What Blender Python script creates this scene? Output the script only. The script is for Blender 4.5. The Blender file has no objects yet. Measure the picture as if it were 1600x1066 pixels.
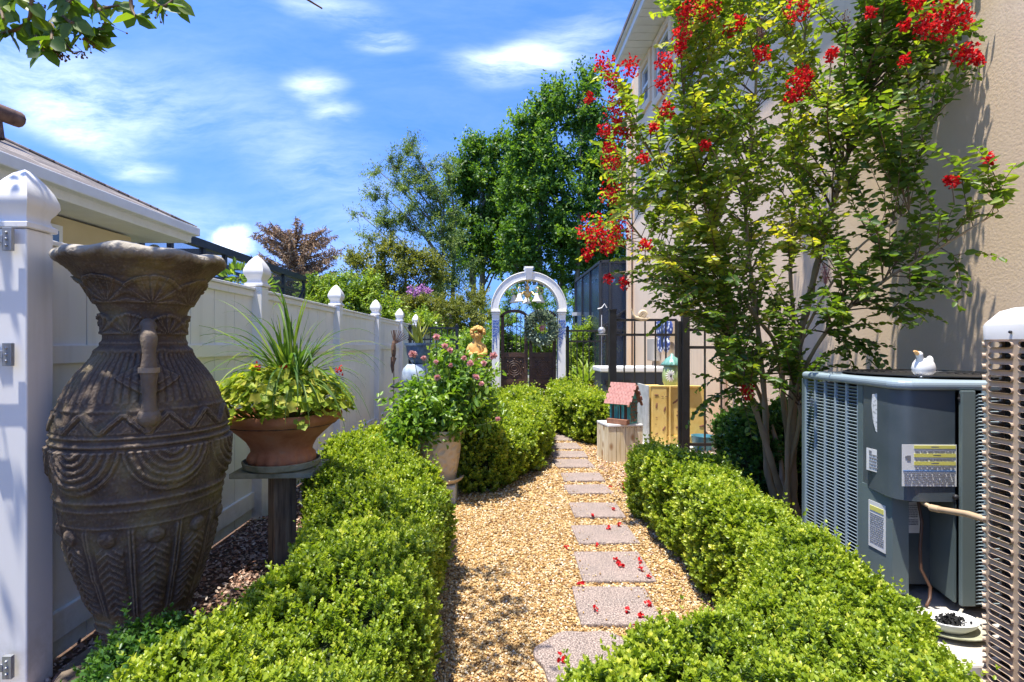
import bpy, bmesh, math, random
import numpy as np
from mathutils import Vector, Matrix
R = math.radians
PI = math.pi
random.seed(7)
rng = np.random.default_rng(7)
scene = bpy.context.scene
col = scene.collection

# ------------------------------------------------------------------ camera, sky, sun, exposure
F = 820.0; CX = 775.0; CY = 538.0; H = 1.4          # focal length in px of the 1600 px photo, vanishing point, eye height
cam = bpy.data.objects.new('camera', bpy.data.cameras.new('camera')); col.objects.link(cam)
cam.location = (0, 0, H); cam.rotation_euler = (R(90), 0, 0)
cam.data.sensor_width = 36; cam.data.lens = 36 * F / 1600
cam.data.shift_x = 25 / 1600; cam.data.shift_y = 5 / 1600
cam.data.clip_start = 0.02; cam.data.clip_end = 2000
scene.camera = cam
scene.render.resolution_x = 1024; scene.render.resolution_y = 682
scene.view_settings.view_transform = 'Standard'; scene.view_settings.look = 'None'
scene.view_settings.exposure = 1.88; scene.view_settings.gamma = 1

SUN_EL = 76.5; SUN_AZ = -130.0                         # azimuth from +Y (away from the camera), positive to the right
sv = Vector((math.sin(R(SUN_AZ)) * math.cos(R(SUN_EL)), math.cos(R(SUN_AZ)) * math.cos(R(SUN_EL)), math.sin(R(SUN_EL))))
sd = bpy.data.lights.new('sun', 'SUN'); sd.energy = 2.55; sd.angle = R(0.5); sd.color = (1.0, 0.95, 0.86)
sun = bpy.data.objects.new('sun', sd); col.objects.link(sun); sun.location = (0, 5, 20)
sun.rotation_euler = sv.to_track_quat('Z', 'Y').to_euler()

w = bpy.data.worlds.new('World'); scene.world = w; w.use_nodes = True
nt = w.node_tree; nt.nodes.clear()
def N(nt, t, **k):
    n = nt.nodes.new(t)
    for a, v in k.items():
        if a.startswith('i_'):
            n.inputs[a[2:].replace('_', ' ')].default_value = v
        else: setattr(n, a, v)
    return n
def L(nt, a, b): nt.links.new(a, b)
def math_n(nt, op, a, b=None, clamp=False):
    n = nt.nodes.new('ShaderNodeMath'); n.operation = op; n.use_clamp = clamp
    for i, v in enumerate((a, b)):
        if v is None: continue
        if isinstance(v, (int, float)): n.inputs[i].default_value = v
        else: nt.links.new(v, n.inputs[i])
    return n.outputs[0]
out = N(nt, 'ShaderNodeOutputWorld'); bg = N(nt, 'ShaderNodeBackground'); bg.inputs['Strength'].default_value = 0.15
sky = N(nt, 'ShaderNodeTexSky', sky_type='NISHITA', sun_disc=False, sun_elevation=R(SUN_EL), sun_rotation=R(SUN_AZ))
sky.air_density = 1.0; sky.dust_density = 0.25; sky.ozone_density = 3.0; sky.altitude = 10
tg = N(nt, 'ShaderNodeTexCoord'); lift = N(nt, 'ShaderNodeVectorMath', operation='ADD'); L(nt, tg.outputs['Generated'], lift.inputs[0]); lift.inputs[1].default_value = (0, 0, .30)
nrm = N(nt, 'ShaderNodeVectorMath', operation='NORMALIZE'); L(nt, lift.outputs[0], nrm.inputs[0]); L(nt, nrm.outputs[0], sky.inputs['Vector'])
hsv = N(nt, 'ShaderNodeHueSaturation', i_Hue=.514, i_Saturation=1.27, i_Value=.70)
L(nt, sky.outputs[0], hsv.inputs['Color'])
tc = N(nt, 'ShaderNodeTexCoord'); sep = N(nt, 'ShaderNodeSeparateXYZ'); L(nt, tc.outputs['Generated'], sep.inputs[0])
ys = math_n(nt, 'MAXIMUM', sep.outputs[1], 0.05)
u = math_n(nt, 'DIVIDE', sep.outputs[0], ys); v = math_n(nt, 'DIVIDE', sep.outputs[2], ys)
cmb = N(nt, 'ShaderNodeCombineXYZ'); L(nt, u, cmb.inputs[0]); L(nt, v, cmb.inputs[1])
# wind-drawn distortion
nd = N(nt, 'ShaderNodeTexNoise', i_Scale=2.2, i_Detail=4.0); L(nt, cmb.outputs[0], nd.inputs['Vector'])
sub = N(nt, 'ShaderNodeVectorMath', operation='SUBTRACT'); L(nt, nd.outputs['Color'], sub.inputs[0]); sub.inputs[1].default_value = (.5, .5, .5)
scl = N(nt, 'ShaderNodeVectorMath', operation='SCALE'); L(nt, sub.outputs[0], scl.inputs[0]); scl.inputs['Scale'].default_value = 0.16
add = N(nt, 'ShaderNodeVectorMath', operation='ADD'); L(nt, cmb.outputs[0], add.inputs[0]); L(nt, scl.outputs[0], add.inputs[1])
mp = N(nt, 'ShaderNodeMapping'); mp.inputs['Rotation'].default_value = (0, 0, R(28)); mp.inputs['Scale'].default_value = (1.6, 6.5, 1)
L(nt, add.outputs[0], mp.inputs[0])
nw = N(nt, 'ShaderNodeTexNoise', i_Scale=2.6, i_Detail=12.0, i_Roughness=0.66); L(nt, mp.outputs[0], nw.inputs['Vector'])
wisp = N(nt, 'ShaderNodeMapRange'); wisp.inputs['From Min'].default_value = 0.36; wisp.inputs['From Max'].default_value = 0.72
L(nt, nw.outputs[0], wisp.inputs[0])
total = None
for (px, py, rx, ry, rot, amp) in ((120, 150, 210, 75, 14, .8), (130, 212, 150, 32, 22, .5), (600, 68, 55, 24, 3, .75), (492, 143, 60, 32, 0, .75),
                                   (525, 187, 46, 22, 0, .6), (800, 108, 120, 40, -6, .8), (880, 70, 130, 50, -20, .45), (230, 262, 60, 18, 0, .5), (500, 15, 120, 30, 8, .45),
                                   (400, 190, 260, 70, 25, .16), (520, 290, 160, 60, 28, .22), (300, 350, 420, 60, 8, .3)):
    m = N(nt, 'ShaderNodeVectorMath', operation='SUBTRACT'); L(nt, add.outputs[0], m.inputs[0])
    m.inputs[1].default_value = ((px - CX) / F, (CY - py) / F, 0)
    mm = N(nt, 'ShaderNodeMapping'); mm.vector_type = 'POINT'; mm.inputs['Rotation'].default_value = (0, 0, R(rot))
    L(nt, m.outputs[0], mm.inputs[0])
    m2 = N(nt, 'ShaderNodeVectorMath', operation='MULTIPLY'); L(nt, mm.outputs[0], m2.inputs[0]); m2.inputs[1].default_value = (F / rx, F / ry, 0)
    ln = N(nt, 'ShaderNodeVectorMath', operation='LENGTH'); L(nt, m2.outputs[0], ln.inputs[0])
    mr = N(nt, 'ShaderNodeMapRange'); mr.interpolation_type = 'SMOOTHSTEP'
    mr.inputs['From Min'].default_value = 1.25; mr.inputs['From Max'].default_value = 0.1; mr.inputs['To Max'].default_value = amp
    L(nt, ln.outputs['Value'], mr.inputs[0])
    total = mr.outputs[0] if total is None else math_n(nt, 'ADD', total, mr.outputs[0])
wf = math_n(nt, 'ADD', math_n(nt, 'MULTIPLY', wisp.outputs[0], 0.75), 0.12)
dens = math_n(nt, 'MULTIPLY', total, wf)
dens = math_n(nt, 'ADD', dens, math_n(nt, 'MULTIPLY', wisp.outputs[0], 0.05))
# little cumulus low on the left
m = N(nt, 'ShaderNodeTexNoise', i_Scale=16.0, i_Detail=8.0, i_Roughness=.62); L(nt, cmb.outputs[0], m.inputs['Vector'])
cs = N(nt, 'ShaderNodeVectorMath', operation='SUBTRACT'); L(nt, cmb.outputs[0], cs.inputs[0]); cs.inputs[1].default_value = ((362 - CX) / F, (CY - 378) / F, 0)
cm = N(nt, 'ShaderNodeVectorMath', operation='MULTIPLY'); L(nt, cs.outputs[0], cm.inputs[0]); cm.inputs[1].default_value = (F / 38, F / 30, 0)
cl = N(nt, 'ShaderNodeVectorMath', operation='LENGTH'); L(nt, cm.outputs[0], cl.inputs[0])
cv = math_n(nt, 'ADD', cl.outputs['Value'], math_n(nt, 'MULTIPLY', m.outputs[0], 1.3))
cr = N(nt, 'ShaderNodeMapRange'); cr.interpolation_type = 'SMOOTHSTEP'; cr.inputs['From Min'].default_value = 1.75; cr.inputs['From Max'].default_value = .95; cr.inputs['To Max'].default_value = .7
L(nt, cv, cr.inputs[0])
dens = math_n(nt, 'ADD', dens, cr.outputs[0]); dens = math_n(nt, 'MINIMUM', dens, 0.92)
mixc = N(nt, 'ShaderNodeMix', data_type='RGBA'); L(nt, dens, mixc.inputs[0]); L(nt, hsv.outputs[0], mixc.inputs[6]); mixc.inputs[7].default_value = (3.5, 3.8, 4.4, 1)
L(nt, mixc.outputs[2], bg.inputs['Color']); L(nt, bg.outputs[0], out.inputs['Surface'])

# ------------------------------------------------------------------ helpers
def W3(px, py, Y): return Vector(((px - CX) * Y / F, Y, H - (py - CY) * Y / F))
def tag(o, label=None, cat=None, group=None, kind=None):
    if label: o['label'] = label
    if cat: o['category'] = cat
    if group: o['group'] = group
    if kind: o['kind'] = kind
    return o
def empty(name, loc=(0, 0, 0), rz=0, label=None, cat=None, group=None, scale=1):
    o = bpy.data.objects.new(name, None); col.objects.link(o); o.location = loc; o.rotation_euler = (0, 0, rz); o.empty_display_size = .1
    o.scale = (scale,) * 3
    return tag(o, label, cat, group)
def copy_tree(o, parent=None):
    c = o.copy(); col.objects.link(c)
    if parent: c.parent = parent
    for ch in list(o.children): copy_tree(ch, c)
    return c
def link(name, me, m, parent=None, loc=None, rz=0):
    if m: me.materials.append(m)
    o = bpy.data.objects.new(name, me); col.objects.link(o)
    if parent: o.parent = parent
    if loc is not None: o.location = loc
    if rz: o.rotation_euler = (0, 0, rz)
    return o

class MB:
    """collects shapes and links them as ONE mesh object"""
    def __init__(s): s.v = []; s.f = []
    def add(s, vs, fs, M=None):
        b = len(s.v)
        for p in vs:
            p = Vector(p)
            s.v.append(M @ p if M is not None else p)
        s.f += [[i + b for i in f] for f in fs]
        return s
    def box(s, c, d, rz=0, M=None, taper=1.0):
        x, y, z = d[0] / 2, d[1] / 2, d[2] / 2; t = taper
        vs = [(-x, -y, -z), (x, -y, -z), (x, y, -z), (-x, y, -z), (-x * t, -y * t, z), (x * t, -y * t, z), (x * t, y * t, z), (-x * t, y * t, z)]
        T = Matrix.Translation(c) @ Matrix.Rotation(rz, 4, 'Z')
        if M is not None: T = M @ T
        return s.add(vs, [(0, 3, 2, 1), (4, 5, 6, 7), (0, 1, 5, 4), (1, 2, 6, 5), (2, 3, 7, 6), (3, 0, 4, 7)], T)
    def bar(s, a, b, w, h=None):
        a = Vector(a); b = Vector(b); h = h or w; d = b - a
        if d.length < 1e-6: return s
        M = Matrix.Translation((a + b) / 2) @ d.to_track_quat('Z', 'Y').to_matrix().to_4x4()
        return s.box((0, 0, 0), (w, h, d.length), M=M)
    def tube(s, pts, rad, n=8, closed=False):
        pts = [Vector(p) for p in pts]; k = len(pts)
        if not hasattr(rad, '__len__'): rad = [rad] * k
        b = len(s.v); ref = None
        for i, p in enumerate(pts):
            if closed: t = pts[(i + 1) % k] - pts[i - 1]
            else: t = (pts[min(i + 1, k - 1)] - pts[max(i - 1, 0)])
            t = t.normalized() if t.length > 1e-9 else Vector((0, 0, 1))
            if ref is None: ref = Vector((0, 0, 1)).cross(t) if abs(t.z) < .95 else Vector((1, 0, 0)).cross(t)
            ref = (ref - t * ref.dot(t)).normalized(); q = t.cross(ref)
            for j in range(n):
                a = 2 * PI * j / n
                s.v.append(p + (ref * math.cos(a) + q * math.sin(a)) * rad[i])
        for i in range(k if closed else k - 1):
            for j in range(n):
                i2 = (i + 1) % k
                s.f.append([b + i * n + j, b + i * n + (j + 1) % n, b + i2 * n + (j + 1) % n, b + i2 * n + j])
        if not closed:
            s.f.append([b + j for j in range(n)][::-1]); s.f.append([b + (k - 1) * n + j for j in range(n)])
        return s
    def lathe(s, prof, n=32, c=(0, 0, 0), M=None):
        vs = []; fs = []; k = len(prof)
        for r, z in prof:
            for j in range(n):
                a = 2 * PI * j / n
                vs.append((c[0] + r * math.cos(a), c[1] + r * math.sin(a), c[2] + z))
        for i in range(k - 1):
            for j in range(n):
                fs.append([i * n + j, i * n + (j + 1) % n, (i + 1) * n + (j + 1) % n, (i + 1) * n + j])
        if prof[0][0] > 1e-4: fs.append(list(range(n))[::-1])
        if prof[-1][0] > 1e-4: fs.append([(k - 1) * n + j for j in range(n)])
        return s.add(vs, fs, M)
    def ball(s, c, r, n=10, sq=(1, 1, 1), M=None):
        prof = [(max(math.sin(PI * i / n), 1e-5) * r, -math.cos(PI * i / n) * r) for i in range(n + 1)]
        T = Matrix.Translation(c) @ Matrix.Diagonal((*sq, 1))
        if M is not None: T = M @ T
        return s.lathe(prof, n + 4, M=T)
    def prism(s, poly, z0, z1, M=None):
        n = len(poly)
        vs = [(x, y, z0) for x, y in poly] + [(x, y, z1) for x, y in poly]
        return s.add(vs, [list(range(n))[::-1], [n + i for i in range(n)]] + [[i, (i + 1) % n, n + (i + 1) % n, n + i] for i in range(n)], M)
    def build(s, name, m, parent=None, loc=None, rz=0, smooth=None, bevel=0, seg=2):
        me = bpy.data.meshes.new(name); me.from_pydata([tuple(p) for p in s.v], [], s.f); me.update()
        bm = bmesh.new(); bm.from_mesh(me); bmesh.ops.recalc_face_normals(bm, faces=bm.faces); bm.to_mesh(me); bm.free()
        if smooth:
            me.polygons.foreach_set('use_smooth', [True] * len(me.polygons))
            me.set_sharp_from_angle(angle=R(smooth))
        o = link(name, me, m, parent, loc, rz)
        if bevel:
            b = o.modifiers.new('bevel', 'BEVEL'); b.width = bevel; b.segments = seg; b.limit_method = 'ANGLE'
        return o

def npmesh(name, V, Fq, m, parent=None, smooth=False, attr=None, loc=None):
    """V (n,3), Fq (k,4) or (k,3) ints"""
    me = bpy.data.meshes.new(name); n = len(V); k, c = Fq.shape
    me.vertices.add(n); me.vertices.foreach_set('co', np.ascontiguousarray(V, dtype=np.float32).ravel())
    me.loops.add(k * c); me.loops.foreach_set('vertex_index', np.ascontiguousarray(Fq, dtype=np.int32).ravel())
    me.polygons.add(k); me.polygons.foreach_set('loop_start', np.arange(0, k * c, c, dtype=np.int32))
    if smooth: me.polygons.foreach_set('use_smooth', np.ones(k, dtype=bool))
    me.update(calc_edges=True)
    if attr is not None:
        a = me.attributes.new('rnd', 'FLOAT', 'POINT'); a.data.foreach_set('value', np.ascontiguousarray(attr, dtype=np.float32))
    return link(name, me, m, parent, loc)

def unit(a): return a / np.maximum(np.linalg.norm(a, axis=-1, keepdims=True), 1e-9)
def hash3(i, j, k, seed):
    h = (i * 374761393 + j * 668265263 + k * 2147483647 + seed * 974634777) & 0xffffffff
    h = ((h ^ (h >> 13)) * 1274126177) & 0xffffffff
    return ((h ^ (h >> 16)) & 0xffff) / 65535.0
def vnoise(P, s, seed=0):
    Q = np.asarray(P, dtype=float) * s + 1000.0
    I = np.floor(Q).astype(np.int64); Fr = Q - I; Fr = Fr * Fr * (3 - 2 * Fr); r = 0
    for a in (0, 1):
        for b in (0, 1):
            for c in (0, 1):
                wgt = (Fr[:, 0] if a else 1 - Fr[:, 0]) * (Fr[:, 1] if b else 1 - Fr[:, 1]) * (Fr[:, 2] if c else 1 - Fr[:, 2])
                r = r + wgt * hash3(I[:, 0] + a, I[:, 1] + b, I[:, 2] + c, seed)
    return r * 2 - 1

def leaf_arrays(P, D, Nn, Ln, Wd, hexa=True, fold=0.25, droop=0.1):
    """one folded leaf per row; returns V, F, and per-vertex leaf index"""
    n = len(P); D = unit(D); S = unit(np.cross(D, Nn)); U = np.cross(S, D)
    Ln = np.broadcast_to(np.asarray(Ln, float).reshape(-1, 1), (n, 1)); Wd = np.broadcast_to(np.asarray(Wd, float).reshape(-1, 1), (n, 1))
    if hexa:
        b = P; t = P + D * Ln - U * Ln * droop
        a1 = P + D * Ln * .28 + U * Wd * fold; a2 = P + D * Ln * .68 + U * Wd * fold * .6 - U * Ln * droop * .4
        V = np.stack([b, a1 + S * Wd * .46, a2 + S * Wd * .42, t, a2 - S * Wd * .42, a1 - S * Wd * .46], 1).reshape(-1, 3)
        base = (np.arange(n) * 6)[:, None]
        Fq = np.concatenate([base + np.array([[0, 1, 2, 3]]), base + np.array([[0, 3, 4, 5]])], 1).reshape(-1, 4)
        return V, Fq, 6
    c = P + D * Ln * .5 + U * Wd * fold
    V = np.stack([P, c + S * Wd * .5, P + D * Ln - U * Ln * droop, c - S * Wd * .5], 1).reshape(-1, 3)
    return V, (np.arange(n) * 4)[:, None] + np.array([[0, 1, 2, 3]]), 4
def leaves(name, P, D, Nn, Ln, Wd, m, parent=None, hexa=True, fold=.25, droop=.1, rnd=None):
    V, Fq, k = leaf_arrays(P, D, Nn, Ln, Wd, hexa, fold, droop)
    if rnd is None: rnd = rng.random(len(P))
    return npmesh(name, V, Fq, m, parent, False, np.repeat(rnd, k))
def rdir(n, up=0.0):
    d = rng.normal(size=(n, 3)); d = unit(d); d[:, 2] += up; return unit(d)

# ------------------------------------------------------------------ materials
def newmat(name):
    m = bpy.data.materials.new(name); m.use_nodes = True; t = m.node_tree; t.nodes.clear()
    o = N(t, 'ShaderNodeOutputMaterial'); p = N(t, 'ShaderNodeBsdfPrincipled'); L(t, p.outputs[0], o.inputs[0])
    return m, t, p, o
def rgba(c): return (c[0], c[1], c[2], 1)
def ramp(t, fac, stops):
    r = N(t, 'ShaderNodeValToRGB'); e = r.color_ramp.elements
    e[0].position = stops[0][0]; e[0].color = rgba(stops[0][1]); e[1].position = stops[-1][0]; e[1].color = rgba(stops[-1][1])
    for p_, c_ in stops[1:-1]:
        q = e.new(p_); q.color = rgba(c_)
    L(t, fac, r.inputs[0]); return r.outputs[0]
def bump(t, p, h, strength=.3, dist=.01):
    b = N(t, 'ShaderNodeBump'); b.inputs['Strength'].default_value = strength; b.inputs['Distance'].default_value = dist
    L(t, h, b.inputs['Height']); L(t, b.outputs[0], p.inputs['Normal']); return b
def coords(t, sc=(1, 1, 1)):
    c = N(t, 'ShaderNodeTexCoord'); m = N(t, 'ShaderNodeMapping'); m.inputs['Scale'].default_value = sc
    L(t, c.outputs['Object'], m.inputs[0]); return m.outputs[0]
def mat(name, stops, scale=6.0, rough=.6, metal=0, bmp=.15, bscale=40, bdist=.004, sc=(1, 1, 1), detail=6, spec=.5, nrough=.6):
    """procedural paint/stone/wood: noise-mixed colours and a fine bump"""
    m, t, p, o = newmat(name)
    if not isinstance(stops[0], (tuple, list)) : stops = [(0.3, stops), (0.75, tuple(x * .86 for x in stops))]
    elif len(stops[0]) == 3: stops = [(0.3 + .45 * i / max(len(stops) - 1, 1), c) for i, c in enumerate(stops)]
    v = coords(t, sc)
    n = N(t, 'ShaderNodeTexNoise', i_Scale=scale, i_Detail=detail, i_Roughness=nrough); L(t, v, n.inputs['Vector'])
    L(t, ramp(t, n.outputs[0], stops), p.inputs['Base Color'])
    p.inputs['Roughness'].default_value = rough; p.inputs['Metallic'].default_value = metal; p.inputs['Specular IOR Level'].default_value = spec
    if bmp:
        n2 = N(t, 'ShaderNodeTexNoise', i_Scale=bscale, i_Detail=4.0); L(t, v, n2.inputs['Vector']); bump(t, p, n2.outputs[0], bmp, bdist)
    return m
def leafmat(name, stops, rough=.45, transl=.35, tcol=None, spec=.4):
    m, t, p, o = newmat(name)
    a = N(t, 'ShaderNodeAttribute', attribute_name='rnd')
    c = ramp(t, a.outputs['Fac'], stops)
    L(t, c, p.inputs['Base Color']); p.inputs['Roughness'].default_value = rough; p.inputs['Specular IOR Level'].default_value = spec
    tr = N(t, 'ShaderNodeBsdfTranslucent'); mx = N(t, 'ShaderNodeMixShader'); mx.inputs[0].default_value = transl
    g = N(t, 'ShaderNodeMix', data_type='RGBA', blend_type='MULTIPLY'); g.inputs[0].default_value = 1; L(t, c, g.inputs[6]); g.inputs[7].default_value = rgba(tcol or (1.5, 1.5, .5))
    L(t, g.outputs[2], tr.inputs[0]); L(t, p.outputs[0], mx.inputs[1]); L(t, tr.outputs[0], mx.inputs[2]); L(t, mx.outputs[0], o.inputs[0])
    return m

M = {}
M['blade_stem'] = mat('green_stem', [(.3, (.08, .14, .03)), (.7, (.16, .2, .06))], 10, .6)
M['vinyl'] = mat('white_vinyl', [(.25, (.80, .79, .76)), (.55, (.84, .82, .79)), (.8, (.72, .70, .66))], 1.6, .35, bmp=.05, bscale=5, bdist=.002, spec=.4)
M['black'] = mat('black_metal', [(.3, (.012, .012, .013)), (.8, (.03, .03, .032))], 8, .35, bmp=.05)
M['steel'] = mat('hinge_metal', [(.3, (.45, .47, .5)), (.8, (.3, .31, .33))], 20, .4, .6, bmp=.05)
M['terracotta'] = mat('terracotta', [(.25, (.30, .10, .05)), (.45, (.42, .16, .08)), (.62, (.50, .22, .12)), (.8, (.40, .27, .2))], 7, .85, bmp=.25, bscale=60, bdist=.003)
M['oldwood'] = mat('weathered_wood', [(.3, (.10, .075, .05)), (.5, (.26, .19, .12)), (.7, (.42, .34, .23))], 7, .9, bmp=.5, bscale=22, bdist=.006, sc=(6, 6, .5))
M['algae'] = mat('algae_stone', [(.3, (.16, .17, .10)), (.55, (.34, .34, .24)), (.8, (.5, .47, .38))], 9, .9, bmp=.3)
M['cream'] = mat('cream_glaze', [(.3, (.62, .46, .28)), (.55, (.66, .53, .35)), (.75, (.5, .36, .22))], 9, .6, bmp=.2, bscale=18, bdist=.01)
M['bluegrey'] = mat('blue_ceramic', [(.3, (.05, .09, .17)), (.55, (.10, .17, .28)), (.8, (.3, .4, .5))], 6, .3, bmp=.1)
M['ltblue'] = mat('pale_blue_ceramic', [(.3, (.20, .28, .42)), (.55, (.42, .5, .6)), (.8, (.6, .66, .7))], 6, .3, bmp=.1)
M['gold'] = mat('ochre_stone', [(.3, (.55, .27, .06)), (.6, (.72, .42, .12)), (.8, (.45, .2, .06))], 14, .8, bmp=.4, bscale=30)
M['brass'] = mat('brass', [(.3, (.62, .42, .16)), (.7, (.8, .6, .3))], 20, .35, .7, bmp=.05)
M['glass_shade'] = mat('frosted_shade', [(.3, (.82, .8, .72)), (.7, (.72, .68, .58))], 10, .4, bmp=.05)
M['doorwood'] = mat('dark_carved_wood', [(.3, (.035, .018, .012)), (.6, (.08, .04, .025)), (.8, (.12, .07, .045))], 9, .5, bmp=.4, bscale=25, bdist=.01)
M['bark'] = mat('grey_bark', [(.3, (.12, .095, .07)), (.55, (.22, .18, .14)), (.8, (.34, .30, .25))], 5, .9, bmp=.6, bscale=14, bdist=.02, sc=(1, 1, .35))
M['myrtlebark'] = mat('smooth_tan_bark', [(.28, (.16, .12, .06)), (.5, (.33, .24, .12)), (.62, (.38, .25, .15)), (.8, (.46, .43, .36))], 6, .7, bmp=.3, bscale=20, sc=(1, 1, .3))
M['twig'] = mat('twig', [(.3, (.10, .065, .035)), (.7, (.2, .13, .07))], 10, .8)
M['rust'] = mat('rusty_metal', [(.3, (.09, .05, .035)), (.6, (.22, .13, .09)), (.8, (.3, .2, .15))], 14, .8, .2, bmp=.3)
M['teal'] = mat('worn_teal_paint', [(.3, (.04, .26, .24)), (.55, (.08, .40, .36)), (.72, (.25, .5, .42)), (.8, (.3, .2, .12))], 10, .75, bmp=.3, bscale=30)
M['brownwood'] = mat('brown_wood', [(.3, (.16, .07, .04)), (.6, (.30, .14, .08)), (.8, (.42, .24, .14))], 12, .8, bmp=.4)
M['navy'] = mat('dark_blue_grey_paint', [(.3, (.03, .042, .06)), (.8, (.045, .06, .08))], 3, .4, bmp=.05)
M['concrete'] = mat('concrete', [(.3, (.42, .38, .32)), (.7, (.55, .51, .44))], 8, .9, bmp=.3, bscale=60)
M['white'] = mat('white_paint', [(.3, (.74, .74, .72)), (.8, (.64, .63, .6))], 6, .5, bmp=.06)
M['red'] = leafmat('red_petal', [(0, (.34, .006, .010)), (.5, (.62, .012, .018)), (1, (.78, .05, .05))], .6, .35, (1.3, .8, .8), .2)
M['mauve'] = leafmat('mauve_petal', [(0, (.45, .16, .42)), (1, (.62, .32, .6))], .6, .3, (1.1, 1, 1.1), .2)
M['pink'] = leafmat('pink_petal', [(0, (.72, .34, .34)), (1, (.85, .58, .52))], .6, .3, (1.1, 1, 1), .2)
M['box'] = leafmat('boxwood_leaf', [(0, (.10, .16, .02)), (.35, (.20, .29, .026)), (.7, (.38, .46, .04)), (1, (.60, .60, .10))], .38, .38, (1.35, 1.4, .45), .5)
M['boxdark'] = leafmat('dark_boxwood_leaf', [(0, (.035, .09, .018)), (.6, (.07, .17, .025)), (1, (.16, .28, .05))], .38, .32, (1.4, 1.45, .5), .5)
M['myrtle'] = leafmat('myrtle_leaf', [(0, (.05, .11, .02)), (.4, (.12, .21, .03)), (.75, (.28, .36, .05)), (1, (.50, .46, .08))], .42, .5, (1.7, 1.6, .4), .45)
M['tree_green'] = leafmat('tree_leaf', [(0, (.05, .12, .02)), (.5, (.12, .23, .035)), (1, (.24, .36, .06))], .45, .45, (1.6, 1.6, .5), .4)
M['tree_grey'] = leafmat('greygreen_leaf', [(0, (.08, .14, .04)), (.5, (.18, .26, .07)), (1, (.32, .40, .12))], .5, .42, (1.4, 1.4, .7), .3)
M['tree_olive'] = leafmat('olive_leaf', [(0, (.09, .12, .025)), (.5, (.2, .23, .04)), (1, (.36, .36, .07))], .5, .42, (1.4, 1.3, .5), .3)
M['bush_lime'] = leafmat('lime_leaf', [(0, (.12, .2, .02)), (.5, (.25, .37, .04)), (1, (.42, .48, .08))], .45, .4, (1.4, 1.4, .5), .4)
M['rose_leaf'] = leafmat('rose_leaf', [(0, (.08, .17, .02)), (.5, (.17, .30, .035)), (1, (.34, .44, .08))], .4, .4, (1.5, 1.5, .5), .5)
M['geranium'] = leafmat('geranium_leaf', [(0, (.14, .24, .02)), (.6, (.36, .44, .04)), (1, (.6, .56, .10))], .5, .45, (1.3, 1.3, .5), .3)
M['blade'] = leafmat('strap_leaf', [(0, (.05, .12, .02)), (.6, (.12, .22, .035)), (1, (.28, .36, .08))], .5, .4, (1.4, 1.4, .5), .25)
M['aloe'] = leafmat('aloe_leaf', [(0, (.16, .2, .03)), (1, (.42, .42, .07))], .4, .25, (1.3, 1.3, .6), .5)
M['pale_leaf'] = leafmat('silver_leaf', [(0, (.14, .2, .13)), (.5, (.26, .34, .24)), (1, (.42, .48, .36))], .5, .3, (1.2, 1.2, .9), .3)
M['dead'] = leafmat('dead_needles', [(0, (.14, .075, .045)), (.5, (.29, .19, .115)), (1, (.48, .36, .24))], .8, .15, (1.1, 1, .8), .1)
M['chip'] = leafmat('bark_chip', [(0, (.12, .06, .04)), (.35, (.32, .17, .11)), (.7, (.50, .35, .26)), (1, (.68, .56, .46))], .9, 0.0, None, .2)
M['pebble'] = leafmat('pebble', [(0, (.12, .06, .025)), (.22, (.32, .17, .05)), (.5, (.47, .29, .10)), (.8, (.60, .44, .22)), (1, (.72, .63, .48))], .6, 0.0, None, .35)

def splash(m, colr, top=.38, amt=.6):
    """soil splashed up from the ground and faint run-off stains"""
    t = m.node_tree; p = next(n for n in t.nodes if n.type == 'BSDF_PRINCIPLED'); src = p.inputs['Base Color'].links[0].from_socket
    g = N(t, 'ShaderNodeNewGeometry'); sp = N(t, 'ShaderNodeSeparateXYZ'); L(t, g.outputs['Position'], sp.inputs[0])
    n = N(t, 'ShaderNodeTexNoise', i_Scale=9.0, i_Detail=8.0, i_Roughness=.7); L(t, g.outputs['Position'], n.inputs['Vector'])
    a = N(t, 'ShaderNodeMapRange'); a.inputs['From Min'].default_value = top; a.inputs['From Max'].default_value = 0.0; L(t, sp.outputs[2], a.inputs[0])
    b = N(t, 'ShaderNodeMapRange'); b.inputs['From Min'].default_value = .42; b.inputs['From Max'].default_value = .68; L(t, n.outputs[0], b.inputs[0])
    f = math_n(t, 'MULTIPLY', math_n(t, 'MULTIPLY', a.outputs[0], b.outputs[0]), amt)
    mp = N(t, 'ShaderNodeMapping'); mp.inputs['Scale'].default_value = (14, 14, .9); L(t, g.outputs['Position'], mp.inputs[0])
    n2 = N(t, 'ShaderNodeTexNoise', i_Scale=1.0, i_Detail=6.0); L(t, mp.outputs[0], n2.inputs['Vector'])
    c = N(t, 'ShaderNodeMapRange'); c.inputs['From Min'].default_value = .56; c.inputs['From Max'].default_value = .78; c.inputs['To Max'].default_value = .22; L(t, n2.outputs[0], c.inputs[0])
    f = math_n(t, 'ADD', f, c.outputs[0], True)
    x = N(t, 'ShaderNodeMix', data_type='RGBA'); L(t, f, x.inputs[0]); L(t, src, x.inputs[6]); x.inputs[7].default_value = rgba(colr); L(t, x.outputs[2], p.inputs['Base Color'])
splash(M['vinyl'], (.42, .38, .28))

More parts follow.
